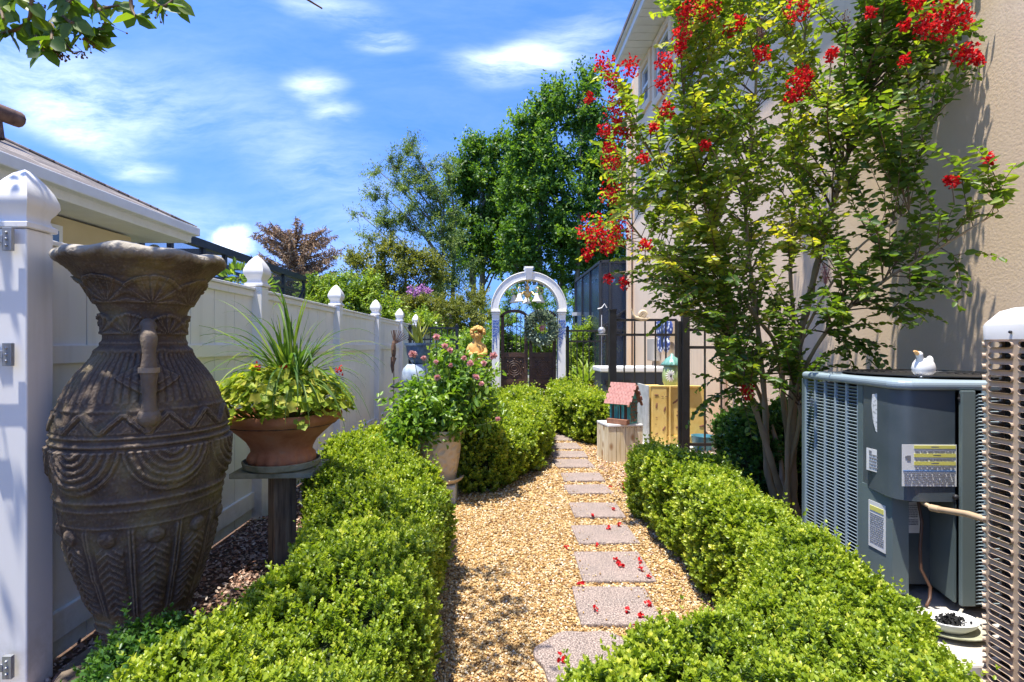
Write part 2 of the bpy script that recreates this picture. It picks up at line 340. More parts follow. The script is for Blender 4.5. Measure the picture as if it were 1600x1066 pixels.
# ------------------------------------------------------------------ the setting: ground, gravel, beds
def stucco():
    m, t, p, o = newmat('tan_stucco'); v = coords(t)
    n = N(t, 'ShaderNodeTexNoise', i_Scale=.9, i_Detail=5.0); L(t, v, n.inputs['Vector'])
    L(t, ramp(t, n.outputs[0], [(.3, (.76, .57, .38)), (.55, (.82, .64, .45)), (.75, (.74, .55, .37))]), p.inputs['Base Color'])
    p.inputs['Roughness'].default_value = .9; p.inputs['Specular IOR Level'].default_value = .15
    a = N(t, 'ShaderNodeTexNoise', i_Scale=62.0, i_Detail=5.0, i_Roughness=.55); L(t, v, a.inputs['Vector'])
    b = N(t, 'ShaderNodeTexVoronoi', i_Scale=60.0); L(t, v, b.inputs['Vector'])
    bump(t, p, math_n(t, 'ADD', a.outputs[0], math_n(t, 'MULTIPLY', b.outputs['Distance'], .35)), .22, .007)
    return m
M['stucco'] = stucco(); splash(M['stucco'], (.36, .27, .18), .5, .5)
def gravelmat():
    m, t, p, o = newmat('gravel_bed'); v = coords(t)
    b = N(t, 'ShaderNodeTexVoronoi', i_Scale=75.0); L(t, v, b.inputs['Vector'])
    s = N(t, 'ShaderNodeSeparateColor'); L(t, b.outputs['Color'], s.inputs[0])
    L(t, ramp(t, s.outputs[0], [(0, (.14, .07, .025)), (.3, (.33, .19, .06)), (.65, (.46, .30, .12)), (1, (.58, .48, .33))]), p.inputs['Base Color'])
    p.inputs['Roughness'].default_value = .8
    i = math_n(t, 'SUBTRACT', 1.0, b.outputs['Distance']); bump(t, p, i, .9, .012); return m
M['gravel'] = gravelmat()
M['soil'] = mat('dark_mulch_soil', [(.3, (.045, .03, .02)), (.55, (.12, .07, .045)), (.75, (.24, .16, .11))], 30, .95, bmp=.8, bscale=60, bdist=.02)
M['lawn'] = mat('lawn', [(.3, (.06, .08, .025)), (.6, (.11, .12, .04)), (.8, (.17, .15, .08))], 4, .9, bmp=.6, bscale=50, bdist=.03)

def sheet(name, poly, z, m, kind='structure'):
    me = bpy.data.meshes.new(name); me.from_pydata([(x, y, z) for x, y in poly], [], [list(range(len(poly)))]); me.update()
    return tag(link(name, me, m), kind=kind)
sheet('ground', [(-400, -60), (400, -60), (400, 900), (-400, 900)], -.012, M['lawn'])
sheet('mulch_bed', [(-2.06, -2), (-1.0, -2), (-1.0, 11.2), (-2.06, 11.2)], -.004, M['soil'])
sheet('planting_bed', [(1.05, -2), (3.05, -2), (3.05, 11.0), (1.0, 11.0), (.9, 6)], -.004, M['soil'])
path_poly = [(-1.0, -2), (1.25, -2), (1.25, 2.4), (1.28, 4.9), (1.9, 5.2), (1.9, 7.1), (1.4, 7.4), (.95, 9), (.8, 11.3), (-.2, 11.3), (.7, 8), (.3, 5.8), (-.9, 4.9), (-1.0, 4)]
sheet('gravel_path', path_poly, .002, M['gravel'])
sheet('patio', [(1.5, 6.5), (3.05, 6.5), (3.05, 14), (1.5, 14)], .006, M['concrete'])

# real pebbles, mulch chips
def in_poly(x, y, poly):
    c = np.zeros(len(x), bool); n = len(poly); j = n - 1
    for i in range(n):
        xi, yi = poly[i]; xj, yj = poly[j]
        cond = ((yi > y) != (yj > y)) & (x < (xj - xi) * (y - yi) / (yj - yi + 1e-12) + xi)
        c ^= cond; j = i
    return c
def ico():
    bm = bmesh.new(); bmesh.ops.create_icosphere(bm, subdivisions=1, radius=1.0)
    V = np.array([v.co[:] for v in bm.verts]); Fq = np.array([[v.index for v in f.verts] for f in bm.faces]); bm.free(); return V, Fq
IV, IF = ico()
def rotmats(n):
    q = unit(rng.normal(size=(n, 4))); a, b, c, d = q.T
    return np.stack([np.stack([1 - 2 * (c * c + d * d), 2 * (b * c - a * d), 2 * (b * d + a * c)], 1),
                     np.stack([2 * (b * c + a * d), 1 - 2 * (b * b + d * d), 2 * (c * d - a * b)], 1),
                     np.stack([2 * (b * d - a * c), 2 * (c * d + a * b), 1 - 2 * (b * b + c * c)], 1)], 1)
def stones(name, P, size, m, kind='stuff'):
    n = len(P); sc = size[:, None] * np.array([[1, .8, .58]]) * rng.uniform(.75, 1.2, (n, 3))
    Vv = IV[None] * sc[:, None, :]; Vv = Vv * (1 + .16 * rng.normal(size=(n, len(IV), 1))).clip(.7, 1.3)
    Rm = rotmats(n); Vv = np.einsum('nij,nkj->nki', Rm, Vv); Vv[..., 2] *= .75
    Vv = Vv + P[:, None, :]
    Fq = (np.arange(n) * len(IV))[:, None, None] + IF[None]
    return tag(npmesh(name, Vv.reshape(-1, 3), Fq.reshape(-1, 3), m, smooth=True, attr=np.repeat(rng.random(n), len(IV))), kind=kind)
pts = []
for (y0, y1, dens, s0) in ((1.7, 3.0, 9000, .0072), (3.0, 4.4, 5600, .009), (4.4, 6.5, 3000, .0115), (6.5, 10.8, 1300, .016)):
    A = 2.9 * (y1 - y0); n = int(A * dens)
    x = rng.uniform(-1.0, 1.9, n); y = rng.uniform(y0, y1, n); k = in_poly(x, y, path_poly)
    x = x[k]; y = y[k]; n = len(x)
    pts.append(np.stack([x, y, rng.uniform(.002, .010, n), s0 * rng.uniform(.6, 1.35, n)], 1))
pts = np.concatenate(pts)
PAV = [(.632, 2.79, .41, .41, -2, 0), (.728, 3.28, .43, .43, -1, 0), (.787, 3.83, .43, .36, 1, 0), (.839, 4.39, .41, .39, -1, 0), (.877, 5.02, .42, .31, 3, 0),
       (.902, 5.48, .42, .34, -1, 0), (.897, 6.11, .43, .41, 2, 0), (.92, 6.61, .43, .38, -2, 0), (.93, 7.15, .42, .40, 4, 0), (.97, 7.77, .42, .42, 1, 0), (1.0, 8.4, .42, .36, -1, 0)]
keep = np.ones(len(pts), bool)
for (x, y, wx, wy, rz, _) in PAV:
    c, s = math.cos(R(rz)), math.sin(R(rz)); dx = pts[:, 0] - x; dy = pts[:, 1] - y
    keep &= ~((np.abs(dx * c + dy * s) < wx / 2 - .004) & (np.abs(-dx * s + dy * c) < wy / 2 - .004))
dd = np.hypot((pts[:, 0] - .42) / .25, (pts[:, 1] - 2.30) / .25) ; keep &= dd > 1.0
pts = pts[keep]
stones('gravel', pts[:, :3], pts[:, 3], M['pebble'])
def chips(name, x, y, m, s=.028, z=.012):
    n = len(x); P = np.stack([x, y, rng.uniform(.0, z * 2, n)], 1)
    D = rng.normal(size=(n, 3)); D[:, 2] *= .28; Nn = rng.normal(size=(n, 3)) * .35; Nn[:, 2] += 1
    return tag(leaves(name, P, D, unit(Nn), s * rng.uniform(.5, 1.5, n), s * rng.uniform(.3, .75, n), m, fold=.12, droop=.05), kind='stuff')
n = 15000; y = rng.uniform(1.6, 6.5, n); x = rng.uniform(-1.92, -.85, n); chips('bark_mulch', x, y, M['chip'])
n = 9000; y = rng.uniform(2.3, 7.0, n); x = rng.uniform(1.15, 3.0, n); chips('bed_mulch', x, y, M['chip'], .03)

# stepping stones
def paver_mat():
    m, t, p, o = newmat('pinkish_paver'); v = coords(t)
    n = N(t, 'ShaderNodeTexNoise', i_Scale=130.0, i_Detail=2.0); L(t, v, n.inputs['Vector'])
    a = ramp(t, n.outputs[0], [(.35, (.10, .082, .075)), (.5, (.245, .20, .175)), (.68, (.47, .40, .35))])
    n2 = N(t, 'ShaderNodeTexNoise', i_Scale=5.0, i_Detail=5.0); L(t, v, n2.inputs['Vector'])
    b = ramp(t, n2.outputs[0], [(.3, (.85, .82, .8)), (.7, (1.1, 1.02, .98))])
    g = N(t, 'ShaderNodeMix', data_type='RGBA', blend_type='MULTIPLY'); g.inputs[0].default_value = 1; L(t, a, g.inputs[6]); L(t, b, g.inputs[7]); L(t, g.outputs[2], p.inputs['Base Color'])
    p.inputs['Roughness'].default_value = .9; bump(t, p, n.outputs[0], .5, .004); return m
M['paver'] = paver_mat()
PL = ['square stepping stone nearest the camera strewn with three red petals', 'second stepping stone from the front with red petals on its middle and right', 'third stepping stone from the front half in leafy shadow',
      'fourth stepping stone from the front crossed by branch shadow', 'fifth stepping stone from the front at the far edge of the leafy shadow', 'sixth stepping stone from the front, beside the end of the right hedge',
      'seventh stepping stone from the front, just before the whitewashed crate', 'eighth stepping stone from the front, level with the whitewashed crate', 'ninth stepping stone from the front, just past the whitewashed crate',
      'tenth stepping stone from the front, beside the clipped left hedge', 'farthest stepping stone, between the two clipped far hedges']
for (x, y, wx, wy, rz, _), lb in zip(PAV, PL):
    b = MB().box((0, 0, .004), (wx, wy, .036))
    o = b.build('stepping_stone', M['paver'], None, (x, y, 0), R(rz), bevel=.008); o.rotation_euler = (R(random.uniform(-.7, .7)), R(random.uniform(-.7, .7)), R(rz))
    tag(o, lb, 'stepping stone', 'stepping stones along the gravel path')
# the leaf-shaped stone nearest the camera: a rounded slab with notches
pl = []
for i in range(72):
    a = 2 * PI * i / 72; r = 1 + .07 * math.sin(3 * a + .6) + .045 * math.sin(7 * a) - .10 * max(0, math.cos(a - 2.2)) ** 8
    pl.append((.25 * r * math.cos(a), .25 * r * math.sin(a)))
tag(MB().prism(pl, -.012, .022).build('stepping_stone', M['paver'], None, (.42, 2.30, 0), bevel=.006), 'rounded irregular stepping stone in the gravel in front of the square ones', 'stepping stone', 'stepping stones along the gravel path')

# stray pebbles kicked onto the slabs, dry leaf litter on the gravel
q = []
for (x, y, wx, wy, rz, _) in PAV:
    k_ = 26; ex_ = rng.choice([-1, 1], k_) * (1 - rng.random(k_) ** 2 * .6) * wx * .48; q.append(np.stack([x + ex_, y + rng.uniform(-.48, .48, k_) * wy, np.full(k_, .028), rng.uniform(.003, .008, k_)], 1))
q = np.concatenate(q); stones('loose_gravel', q[:, :3], q[:, 3], M['pebble'])
n = 420; y = rng.uniform(1.9, 9.0, n); x = np.where(rng.random(n) < .5, rng.normal(1.12, .10, n), rng.uniform(-.28, 1.1, n)); P = np.stack([x, y, np.full(n, .016)], 1)
Dl = rng.normal(size=(n, 3)); Dl[:, 2] *= .1; tag(leaves('leaf_litter', P, Dl, unit(rng.normal(size=(n, 3)) * .3 + [[0, 0, 1]]), rng.uniform(.012, .035, n), rng.uniform(.006, .016, n), M['chip'], fold=.3), kind='stuff')

# fallen blossoms
def petals_at(P, n, r, size):
    Q = P + rng.normal(size=(n, 3)) * r; return Q, rdir(n), rdir(n), size * rng.uniform(.6, 1.3, n)
fl = [(930, 962), (980, 965), (1000, 972), (1012, 955), (965, 888), (962, 884), (970, 892), (1000, 886), (1000, 898), (910, 922), (958, 802), (967, 828), (951, 832), (925, 812), (933, 861), (876, 1042), (976, 769), (974, 760), (953, 767), (885, 861), (1015, 910), (992, 990)]
WH = {}
for (px, py) in fl:
    k = 'on the nearest square stepping stone' if 940 < py < 985 else 'on the second stepping stone' if 870 < py < 905 else 'on the shaded third and fourth stepping stones' if 795 < py < 840 else 'on the gravel beside the stepping stones'
    if py > 985: k = 'near the rounded front stepping stone'
    if py < 790: k = 'on the gravel right of the fifth stepping stone'
    WH.setdefault(k, []).append((px, py))
ORD = ['leftmost', 'second from the left', 'third from the left', 'fourth from the left', 'rightmost']
for k, ps in WH.items():
    ps.sort()
    for i, (px, py) in enumerate(ps):
        Y = F * H / (py - CY); x = (px - CX) * Y / F; n = 9
        Q = np.array([[0, 0, .012]]) + rng.normal(size=(n, 3)) * np.array([[.006, .006, .003]]); s = .018 * rng.uniform(.7, 1.3, n)
        o = leaves('fallen_blossom', Q, rdir(n, .15), rdir(n, 1), s, s * .9, M['red'], hexa=True, fold=.3); o.location = (x, Y, .024)
        od = 'rightmost' if i == len(ps) - 1 else ORD[i]
        tag(o, 'red blossom, ' + od + ' ' + k, 'blossom', 'red blossoms fallen on the path')

# ------------------------------------------------------------------ white vinyl fence
XF = -1.92
fence = empty('vinyl_fence', (0, 0, 0), label='long white vinyl privacy fence with pointed post caps along the left side', cat='fence')
posts_y = [2.145 + 2.09 * i for i in range(9)]
def cap_bm(z=1.86):
    p = [(.070, 0), (.074, .004), (.074, .022), (.062, .028), (.056, .045), (.058, .062), (.072, .085), (.080, .105), (.078, .13), (.066, .165), (.047, .20), (.026, .23), (.010, .246), (.0001, .252)]
    return p
capm = None; panel = None
for i, y in enumerate(posts_y):
    po = MB().box((0, 0, .93), (.127, .127, 1.86)).build('post', M['vinyl'], fence, (XF - .005, y, 0), bevel=.006)
    c = MB().lathe([(r * 1.414, z) for r, z in cap_bm()], 4, M=Matrix.Rotation(PI / 4, 4, 'Z')); co = c.build('post_cap', M['vinyl'], po, (0, 0, 1.862), smooth=40, bevel=.004)
for i in range(8):
    y0 = posts_y[i] + .06; y1 = posts_y[i + 1] - .06; yc = (y0 + y1) / 2; ln = y1 - y0
    b = MB(); nb = 7; wd = ln / nb
    for k in range(nb):   # tongue and groove boards, a groove between each
        b.box((0, y0 + wd * (k + .5) - yc, .92), (.022, wd - .007, 1.80), M=None)
    b.box((-.006, 0, .92), (.012, ln, 1.79))
    b.build('panel', M['vinyl'], fence, (XF - .03, yc, 0))
    for (zc, hh, ww) in ((.165, .125, .05), (1.355, .085, .05), (1.80, .05, .045)):
        MB().box((0, 0, 0), (ww, ln, hh)).build('rail', M['vinyl'], fence, (XF - .024, yc, zc), bevel=.004)
    MB().box((0, 0, 0), (.07, ln, .022)).build('top_cap', M['vinyl'], fence, (XF - .024, yc, 1.837), bevel=.004)
# gate leaf hung on the near post, running off to the left
g = empty('fence_gate', (XF - .07, 2.05, 0), label='white vinyl gate leaf hinged on the nearest fence post, at the left edge', cat='gate')
st = MB().box((-.085, 0, .95), (.055, .05, 1.76)).build('stile', M['vinyl'], g, bevel=.004)
gb = MB()
for k in range(6): gb.box((-.22 - .15 * k, .005, .95), (.143, .022, 1.7))
gb.build('panel', M['vinyl'], g)
for z in (.15, .95, 1.78): MB().box((-.58, 0, z), (.93, .045, .1)).build('rail', M['vinyl'], g, bevel=.004)
for z in (.14, 1.36, 1.81):
    h = MB().box((.085, .0, z), (.036, .016, .09)).box((.02, -.006, z), (.10, .010, .03)).box((-.04, -.045, z), (.035, .012, .085)).box((-.085, -.035, z), (.05, .01, .075))
    h.tube([(-.062, -.045, z - .04), (-.062, -.045, z + .04)], .008, 8)
    for dz in (-.025, 0, .025): h.ball((.085, -.010, z + dz), .0055, 6)
    h.build('hinge', M['steel'], g, bevel=.002)

# ------------------------------------------------------------------ the great urn
def urn():
    cx, cy = -1.517, 2.27
    root = empty('garden_urn', (cx, cy, 0), label='huge brown relief-carved urn with ruffled rim and loop handles beside the fence', cat='urn')
    prof = [(.075, .06), (.10, .075), (.118, .12), (.155, .23), (.185, .31), (.205, .38), (.25, .51), (.285, .65), (.308, .77), (.320, .90), (.325, 1.0), (.322, 1.05), (.312, 1.12), (.30, 1.165), (.272, 1.23),
            (.232, 1.29), (.185, 1.345), (.168, 1.37), (.153, 1.40), (.150, 1.47), (.155, 1.53), (.178, 1.585), (.200, 1.64), (.232, 1.69), (.268, 1.733), (.305, 1.765), (.335, 1.785), (.342, 1.803), (.330, 1.825), (.305, 1.835), (.272, 1.84), (.25, 1.80), (.2, 1.70), (.13, 1.55), (.11, 1.45)]
    pr = np.array(prof); d = np.r_[0, np.cumsum(np.hypot(np.diff(pr[:, 0]), np.diff(pr[:, 1])))]
    nz, na = 560, 540; s = np.linspace(0, d[-1], nz); r = np.interp(s, d, pr[:, 0]); z = np.interp(s, d, pr[:, 1])
    for _ in range(6): r[1:-1] = (r[:-2] + 2 * r[1:-1] + r[2:]) / 4; z[1:-1] = (z[:-2] + 2 * z[1:-1] + z[2:]) / 4
    inner = s > np.interp(28, np.arange(len(d)), d)
    th = np.linspace(0, 2 * PI, na, endpoint=False); TH, Rr = np.meshgrid(th, r); _, Z = np.meshgrid(th, z)
    D = np.zeros_like(Rr)
    def band(z0, z1, soft=.006): return np.clip((Z - z0) / soft, 0, 1) * np.clip((z1 - Z) / soft, 0, 1)
    out_ = (~inner)[:, None]
    D += .0065 * band(1.17, 1.365) * (np.abs(np.sin(TH * 30)) ** .6 - .6)
    for zz, hh, a in ((1.375, .016, .010), (1.405, .008, .005), (1.015, .010, .010), (1.045, .008, .008), (1.145, .008, .004), (.80, .010, .007), (.765, .007, .004), (.235, .010, .008), (.20, .008, .006), (.70, .006, .004)):
        D += a * np.exp(-((Z - zz) / hh) ** 2)
    u = (TH * 13 / (2 * PI)) % 1; tri = 1 - np.abs(u - .5) * 2                      # zig-zag frieze
    edge = np.abs((Z - 1.062) / .075 - tri); D += band(1.055, 1.14) * (.011 * (edge < .17) + .005 * ((Z - 1.062) / .075 < tri - .3))
    k = 6; u = ((TH + .18) * k / (2 * PI)) % 1 - .5; arc = u * 2 * PI / k * .31          # feathered wings
    rad = np.hypot(arc * 1.1, (Z - 1.01)); w_ = band(.80, 1.0) * (rad < .185)
    D += w_ * (.006 * (np.sin(rad * 230) > -.1) + .007 * (rad < .16) + .006 * np.cos(arc * 12))
    k = 11; u = (TH * k / (2 * PI)) % 1 - .5; arc = u * 2 * PI / k * np.maximum(Rr, .1)  # standing figures
    hd = np.hypot(arc, Z - .655); D += .016 * np.sqrt(np.clip(1 - (hd / .032) ** 2, 0, 1))
    colm = band(.30, .63, .03) * (np.abs(u) < .34); D += colm * (.008 + .004 * (np.sin((Z + np.abs(arc) * .9) * 210) > 0)) * (1 - (np.abs(u) / .36) ** 4)
    D += band(.30, .70, .02) * .006 * (np.abs(np.abs(u) - .46) < .03)
    u2 = (TH * 8 / (2 * PI)) % 1 - .5; ar2 = u2 * 2 * PI / 8 * np.maximum(Rr, .1)
    rr = np.hypot(ar2, Z - .17); D += band(.10, .30, .01) * .006 * (np.sin(rr * 190) > 0) * (rr < .13)
    for zc, sz in ((1.44, .085), (1.575, .13)):                                     # fans on the neck and flare
        kk = 7; sh = 0 if zc < 1.5 else .45; u3 = (TH * kk / (2 * PI) + sh) % 1 - .5; a3 = u3 * 2 * PI / kk * np.maximum(Rr, .14)
        rr = np.hypot(a3, Z - zc); ang = np.arctan2(a3, Z - zc)
        m_ = (Z > zc) * out_ * (rr < sz); D += m_ * (.004 * (np.cos(ang * 13) > 0) + .005 * (rr > sz * .86) + .003)
    diamond = (np.abs(((TH - 5.34 + PI) % (2 * PI) - PI) * .25) / .115 + np.abs(Z - 1.27) / .075)  # star plaque behind the handle
    D += .012 * (diamond < 1) + .005 * (diamond < .6)
    D *= out_
    Pn = np.stack([Rr.ravel() * np.cos(TH.ravel()), Rr.ravel() * np.sin(TH.ravel()), Z.ravel()], 1)
    D += (.0014 * vnoise(Pn, 22, 3) + .0014 * vnoise(Pn, 60, 4) + .0012 * vnoise(Pn, 140, 5)).reshape(D.shape)
    rim = np.clip((Z - 1.66) / .12, 0, 1)
    ruff = np.sin(TH * 9) * .7 + .5 * np.sin(TH * 5 + 1); Rr = np.where(Rr > .2, .2 + (Rr - .2) * (.92 - .12 * np.clip((Z - 1.58) / .2, 0, 1)), Rr); R2 = Rr + D * 1.35 + rim * .008 * ruff; Z2 = Z + rim * .0065 * (np.sin(TH * 9 + .9) + .6 * np.sin(TH * 4)) + .008 * rim * vnoise(Pn, 9, 8).reshape(D.shape)
    Z2 = np.where(Z2 > 1.53, 1.53 + (Z2 - 1.53) * .83, Z2)
    V = np.stack([R2 * np.cos(TH), R2 * np.sin(TH), Z2], 2).reshape(-1, 3)
    i = np.arange(nz - 1)[:, None]; j = np.arange(na)[None]; j2 = (j + 1) % na
    Fq = np.stack([i * na + j, i * na + j2, (i + 1) * na + j2, (i + 1) * na + j], 2).reshape(-1, 4)
    m, t, p, o = newmat('bronzed_stone'); v = coords(t)
    n = N(t, 'ShaderNodeTexNoise', i_Scale=7.0, i_Detail=8.0); L(t, v, n.inputs['Vector'])
    c1 = ramp(t, n.outputs[0], [(.3, (.045, .031, .024)), (.5, (.088, .062, .044)), (.64, (.135, .105, .055)), (.8, (.21, .17, .125))])
    ge = N(t, 'ShaderNodeNewGeometry'); pr_ = N(t, 'ShaderNodeMapRange'); pr_.inputs['From Min'].default_value = .5; pr_.inputs['From Max'].default_value = .62; L(t, ge.outputs['Pointiness'], pr_.inputs[0])
    g_ = N(t, 'ShaderNodeMix', data_type='RGBA'); L(t, math_n(t, 'MULTIPLY', pr_.outputs[0], .55), g_.inputs[0]); L(t, c1, g_.inputs[6]); g_.inputs[7].default_value = (.42, .34, .25, 1)
    # colour turns paler towards the top of the rim, edge broken by noise
    sp = N(t, 'ShaderNodeSeparateXYZ'); L(t, v, sp.inputs[0]); n9 = N(t, 'ShaderNodeTexNoise', i_Scale=12.0, i_Detail=5.0); L(t, v, n9.inputs['Vector'])
    zz = math_n(t, 'ADD', sp.outputs[2], math_n(t, 'MULTIPLY', n9.outputs[0], .08)); mr = N(t, 'ShaderNodeMapRange'); mr.inputs['From Min'].default_value = 1.775; mr.inputs['From Max'].default_value = 1.81; L(t, zz, mr.inputs[0])
    g2 = N(t, 'ShaderNodeMix', data_type='RGBA'); L(t, math_n(t, 'MULTIPLY', mr.outputs[0], .7), g2.inputs[0]); L(t, g_.outputs[2], g2.inputs[6]); g2.inputs[7].default_value = (.46, .42, .34, 1)
    L(t, g2.outputs[2], p.inputs['Base Color']); p.inputs['Roughness'].default_value = .72; p.inputs['Specular IOR Level'].default_value = .35
    n2 = N(t, 'ShaderNodeTexNoise', i_Scale=90.0, i_Detail=4.0); L(t, v, n2.inputs['Vector']); bump(t, p, n2.outputs[0], .9, .006)
    M['urn'] = m
    npmesh('vessel', V, Fq, m, root, smooth=True)
    for a0 in (R(306), R(126)):
        dx, dy = math.cos(a0), math.sin(a0)
        hp = [(.13, 1.41), (.18, 1.455), (.225, 1.475), (.268, 1.465), (.298, 1.42), (.308, 1.35), (.31, 1.26), (.32, 1.16), (.315, 1.10), (.29, 1.06)]
        pts_ = []
        for q in range(len(hp) * 4 - 3):
            f_ = q / 4; i0 = int(f_); i1 = min(i0 + 1, len(hp) - 1); k_ = f_ - i0
            rr_ = hp[i0][0] * (1 - k_) + hp[i1][0] * k_; zz_ = hp[i0][1] * (1 - k_) + hp[i1][1] * k_; pts_.append((rr_ * dx, rr_ * dy, zz_))
        hb = MB().tube(pts_, [.026 + .0035 * math.sin(i * .9) for i in range(len(pts_))], 14)
        hb.ball((.315 * dx, .315 * dy, 1.12), .040, 10).tube([(.308 * dx, .308 * dy, 1.29), (.308 * dx, .308 * dy, 1.31)], .036, 14)
        hb.build('handle', m, root, smooth=50)
    MB().lathe([(.0001, -.02), (.27, -.02), (.30, .0), (.31, .03), (.29, .055), (.20, .062), (.15, .07), (.14, .085), (.0001, .09)], 40).build('foot', m, root, smooth=40)
urn()

# ------------------------------------------------------------------ hedges
def smooth_poly(poly, n=260, it=3):
    p = np.array(poly, float)
    for _ in range(it):
        q = np.roll(p, -1, 0); p = np.stack([p * .75 + q * .25, p * .25 + q * .75], 1).reshape(-1, 2)
    d = np.r_[0, np.cumsum(np.hypot(*(np.roll(p, -1, 0) - p).T))]; pc = np.vstack([p, p[:1]]); s = np.linspace(0, d[-1], n, endpoint=False)
    return np.stack([np.interp(s, d, pc[:, 0]), np.interp(s, d, pc[:, 1])], 1), d[-1]
def hedge(name, poly, h, label, group, leafm, nsprig, hv=.08, rr=.16, seedn=1, lod=lambda y: np.clip(.85 + (y - 2.0) * .22, .8, 2.6), shoots=.08, leafL=.0225, group_on=True):
    root = empty(name, (float(np.mean([p[0] for p in poly])), float(np.mean([p[1] for p in poly])), 0), label=label, cat='shrub' if 'shrub' in name else 'hedge', group=group)
    ox, oy, _ = root.location
    P2, per = smooth_poly(poly); area = .5 * abs(np.dot(P2[:, 0], np.roll(P2[:, 1], -1)) - np.dot(P2[:, 1], np.roll(P2[:, 0], -1)))
    sgn = np.sign(np.dot(P2[:, 0], np.roll(P2[:, 1], -1)) - np.dot(P2[:, 1], np.roll(P2[:, 0], -1)))
    T = unit(np.roll(P2, -1, 0) - np.roll(P2, 1, 0)); No = np.stack([T[:, 1], -T[:, 0]], 1) * sgn
    # sprigs: side and top in proportion to area
    def hgt(x, y): return h + hv * vnoise(np.stack([x, y, x * 0], 1), 1.9, seedn) + hv * .5 * vnoise(np.stack([x, y, x * 0], 1), 5.0, seedn + 5)
    ns = int(nsprig * per * h / (per * h + area)) ; nt_ = nsprig - ns
    i = rng.integers(0, len(P2), ns); z = rng.uniform(.03, 1, ns) ** .9; b = P2[i] + rng.normal(size=(ns, 2)) * .01; no = No[i]
    hh = hgt(b[:, 0], b[:, 1]); Z = z * hh; over = np.clip((Z - (hh - rr)) / rr, 0, 1)
    inset = rr * (1 - np.sqrt(1 - over ** 2)) + .05 * np.clip(1 - Z / .16, 0, 1)
    Ps = np.c_[b - no * inset[:, None], Z]; Ns = np.c_[no * np.sqrt(1 - over ** 2)[:, None], over]
    lo = P2.min(0); hi = P2.max(0); x = rng.uniform(lo[0], hi[0], nt_ * 5); y = rng.uniform(lo[1], hi[1], nt_ * 5); k = in_poly(x, y, [tuple(q) for q in P2]); x = x[k][:nt_]; y = y[k][:nt_]
    dist = np.full(len(x), 9.0); near = np.zeros(len(x), int)
    for a in range(0, len(P2), 2):
        d_ = np.hypot(x - P2[a, 0], y - P2[a, 1]); c_ = d_ < dist; dist[c_] = d_[c_]; near[c_] = a
    o2 = np.clip(1 - dist / rr, 0, 1); Zt = hgt(x, y) - rr * (1 - np.sqrt(1 - o2 ** 2)); Pt = np.c_[x, y, Zt]; Nt = np.c_[No[near] * o2[:, None], np.sqrt(1 - o2 ** 2)]
    P = np.vstack([Ps, Pt]); Nn = unit(np.vstack([Ns, Nt]))
    # distance thinning: keep fewer, larger sprigs far away
    s = lod(P[:, 1]); keep = rng.random(len(P)) < np.minimum(1, 1.0 / s ** 1.9 * lod(np.array([P2[:, 1].min()]))[0] ** 1.9); P = P[keep]; Nn = Nn[keep]; s = s[keep]
    lump = vnoise(P, 3.8, seedn + 9) * .065 + vnoise(P, 11, seedn + 3) * .035 - .05 * np.clip(vnoise(P, 7.5, seedn + 7) - .35, 0, 1); P = P + Nn * lump[:, None]
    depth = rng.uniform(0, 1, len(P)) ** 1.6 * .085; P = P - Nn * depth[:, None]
    A = unit(Nn * .7 + np.array([[0, 0, .75]]) + rng.normal(size=P.shape) * .38)
    n = len(P); ll = .05 * s * rng.uniform(.6, 1.4, n); sh = (rng.random(n) < shoots) & (Nn[:, 2] > .35); ll = np.where(sh, ll * rng.uniform(1.5, 3.2, n), ll)
    S = unit(np.cross(A, rdir(n))); Bv = np.cross(A, S); pts_, ds, ns_, Ls, Ws, rn = [], [], [], [], [], []
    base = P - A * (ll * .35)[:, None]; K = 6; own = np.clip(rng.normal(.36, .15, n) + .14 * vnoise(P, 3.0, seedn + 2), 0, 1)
    for q in range(K):
        t_ = (q + .4) / K; tip = q == K - 1
        for sd_ in (1, -1):
            side = (S if q % 2 == 0 else Bv) * sd_; d_ = unit(A * (.55 + .5 * t_) + side * (.9 - .45 * t_) + rng.normal(size=P.shape) * .18)
            pts_.append(base + A * (ll * t_)[:, None]); ds.append(d_); ns_.append(unit(A - side * .5 + rng.normal(size=P.shape) * .25))
            lf = leafL * s * rng.uniform(.65, 1.25, n) * (1 + .22 * vnoise(P, 2.6, seedn + 4)) * (1 - .25 * (t_ > .8)); Ls.append(lf); Ws.append(lf * .62)
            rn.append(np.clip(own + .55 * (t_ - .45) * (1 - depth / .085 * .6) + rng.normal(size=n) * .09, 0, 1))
    Pp = np.concatenate(pts_); Pp[:, 2] = np.maximum(Pp[:, 2], .01); off = np.array([[ox, oy, 0]])
    far = P2[:, 1].min() > 4.5
    leaves('foliage', Pp - off, np.concatenate(ds), np.concatenate(ns_), np.concatenate(Ls), np.concatenate(Ws), leafm, root, hexa=not far, fold=.22, droop=.12, rnd=np.concatenate(rn))
    # twiggy core: a height field over the eroded footprint, with walls down to the ground
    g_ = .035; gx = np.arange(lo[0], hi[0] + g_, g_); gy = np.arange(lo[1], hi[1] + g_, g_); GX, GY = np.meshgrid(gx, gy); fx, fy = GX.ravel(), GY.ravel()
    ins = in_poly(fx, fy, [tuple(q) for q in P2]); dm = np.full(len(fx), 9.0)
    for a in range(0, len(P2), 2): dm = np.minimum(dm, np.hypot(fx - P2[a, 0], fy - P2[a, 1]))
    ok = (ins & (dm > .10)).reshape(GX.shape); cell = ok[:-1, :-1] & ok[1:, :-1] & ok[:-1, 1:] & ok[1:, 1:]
    zt_ = (h * .74 * np.clip(1 - np.clip(.24 - dm, 0, 1) * 1.6, .5, 1) + .03 * vnoise(np.stack([fx, fy, fx * 0], 1), 9, seedn)).reshape(GX.shape)
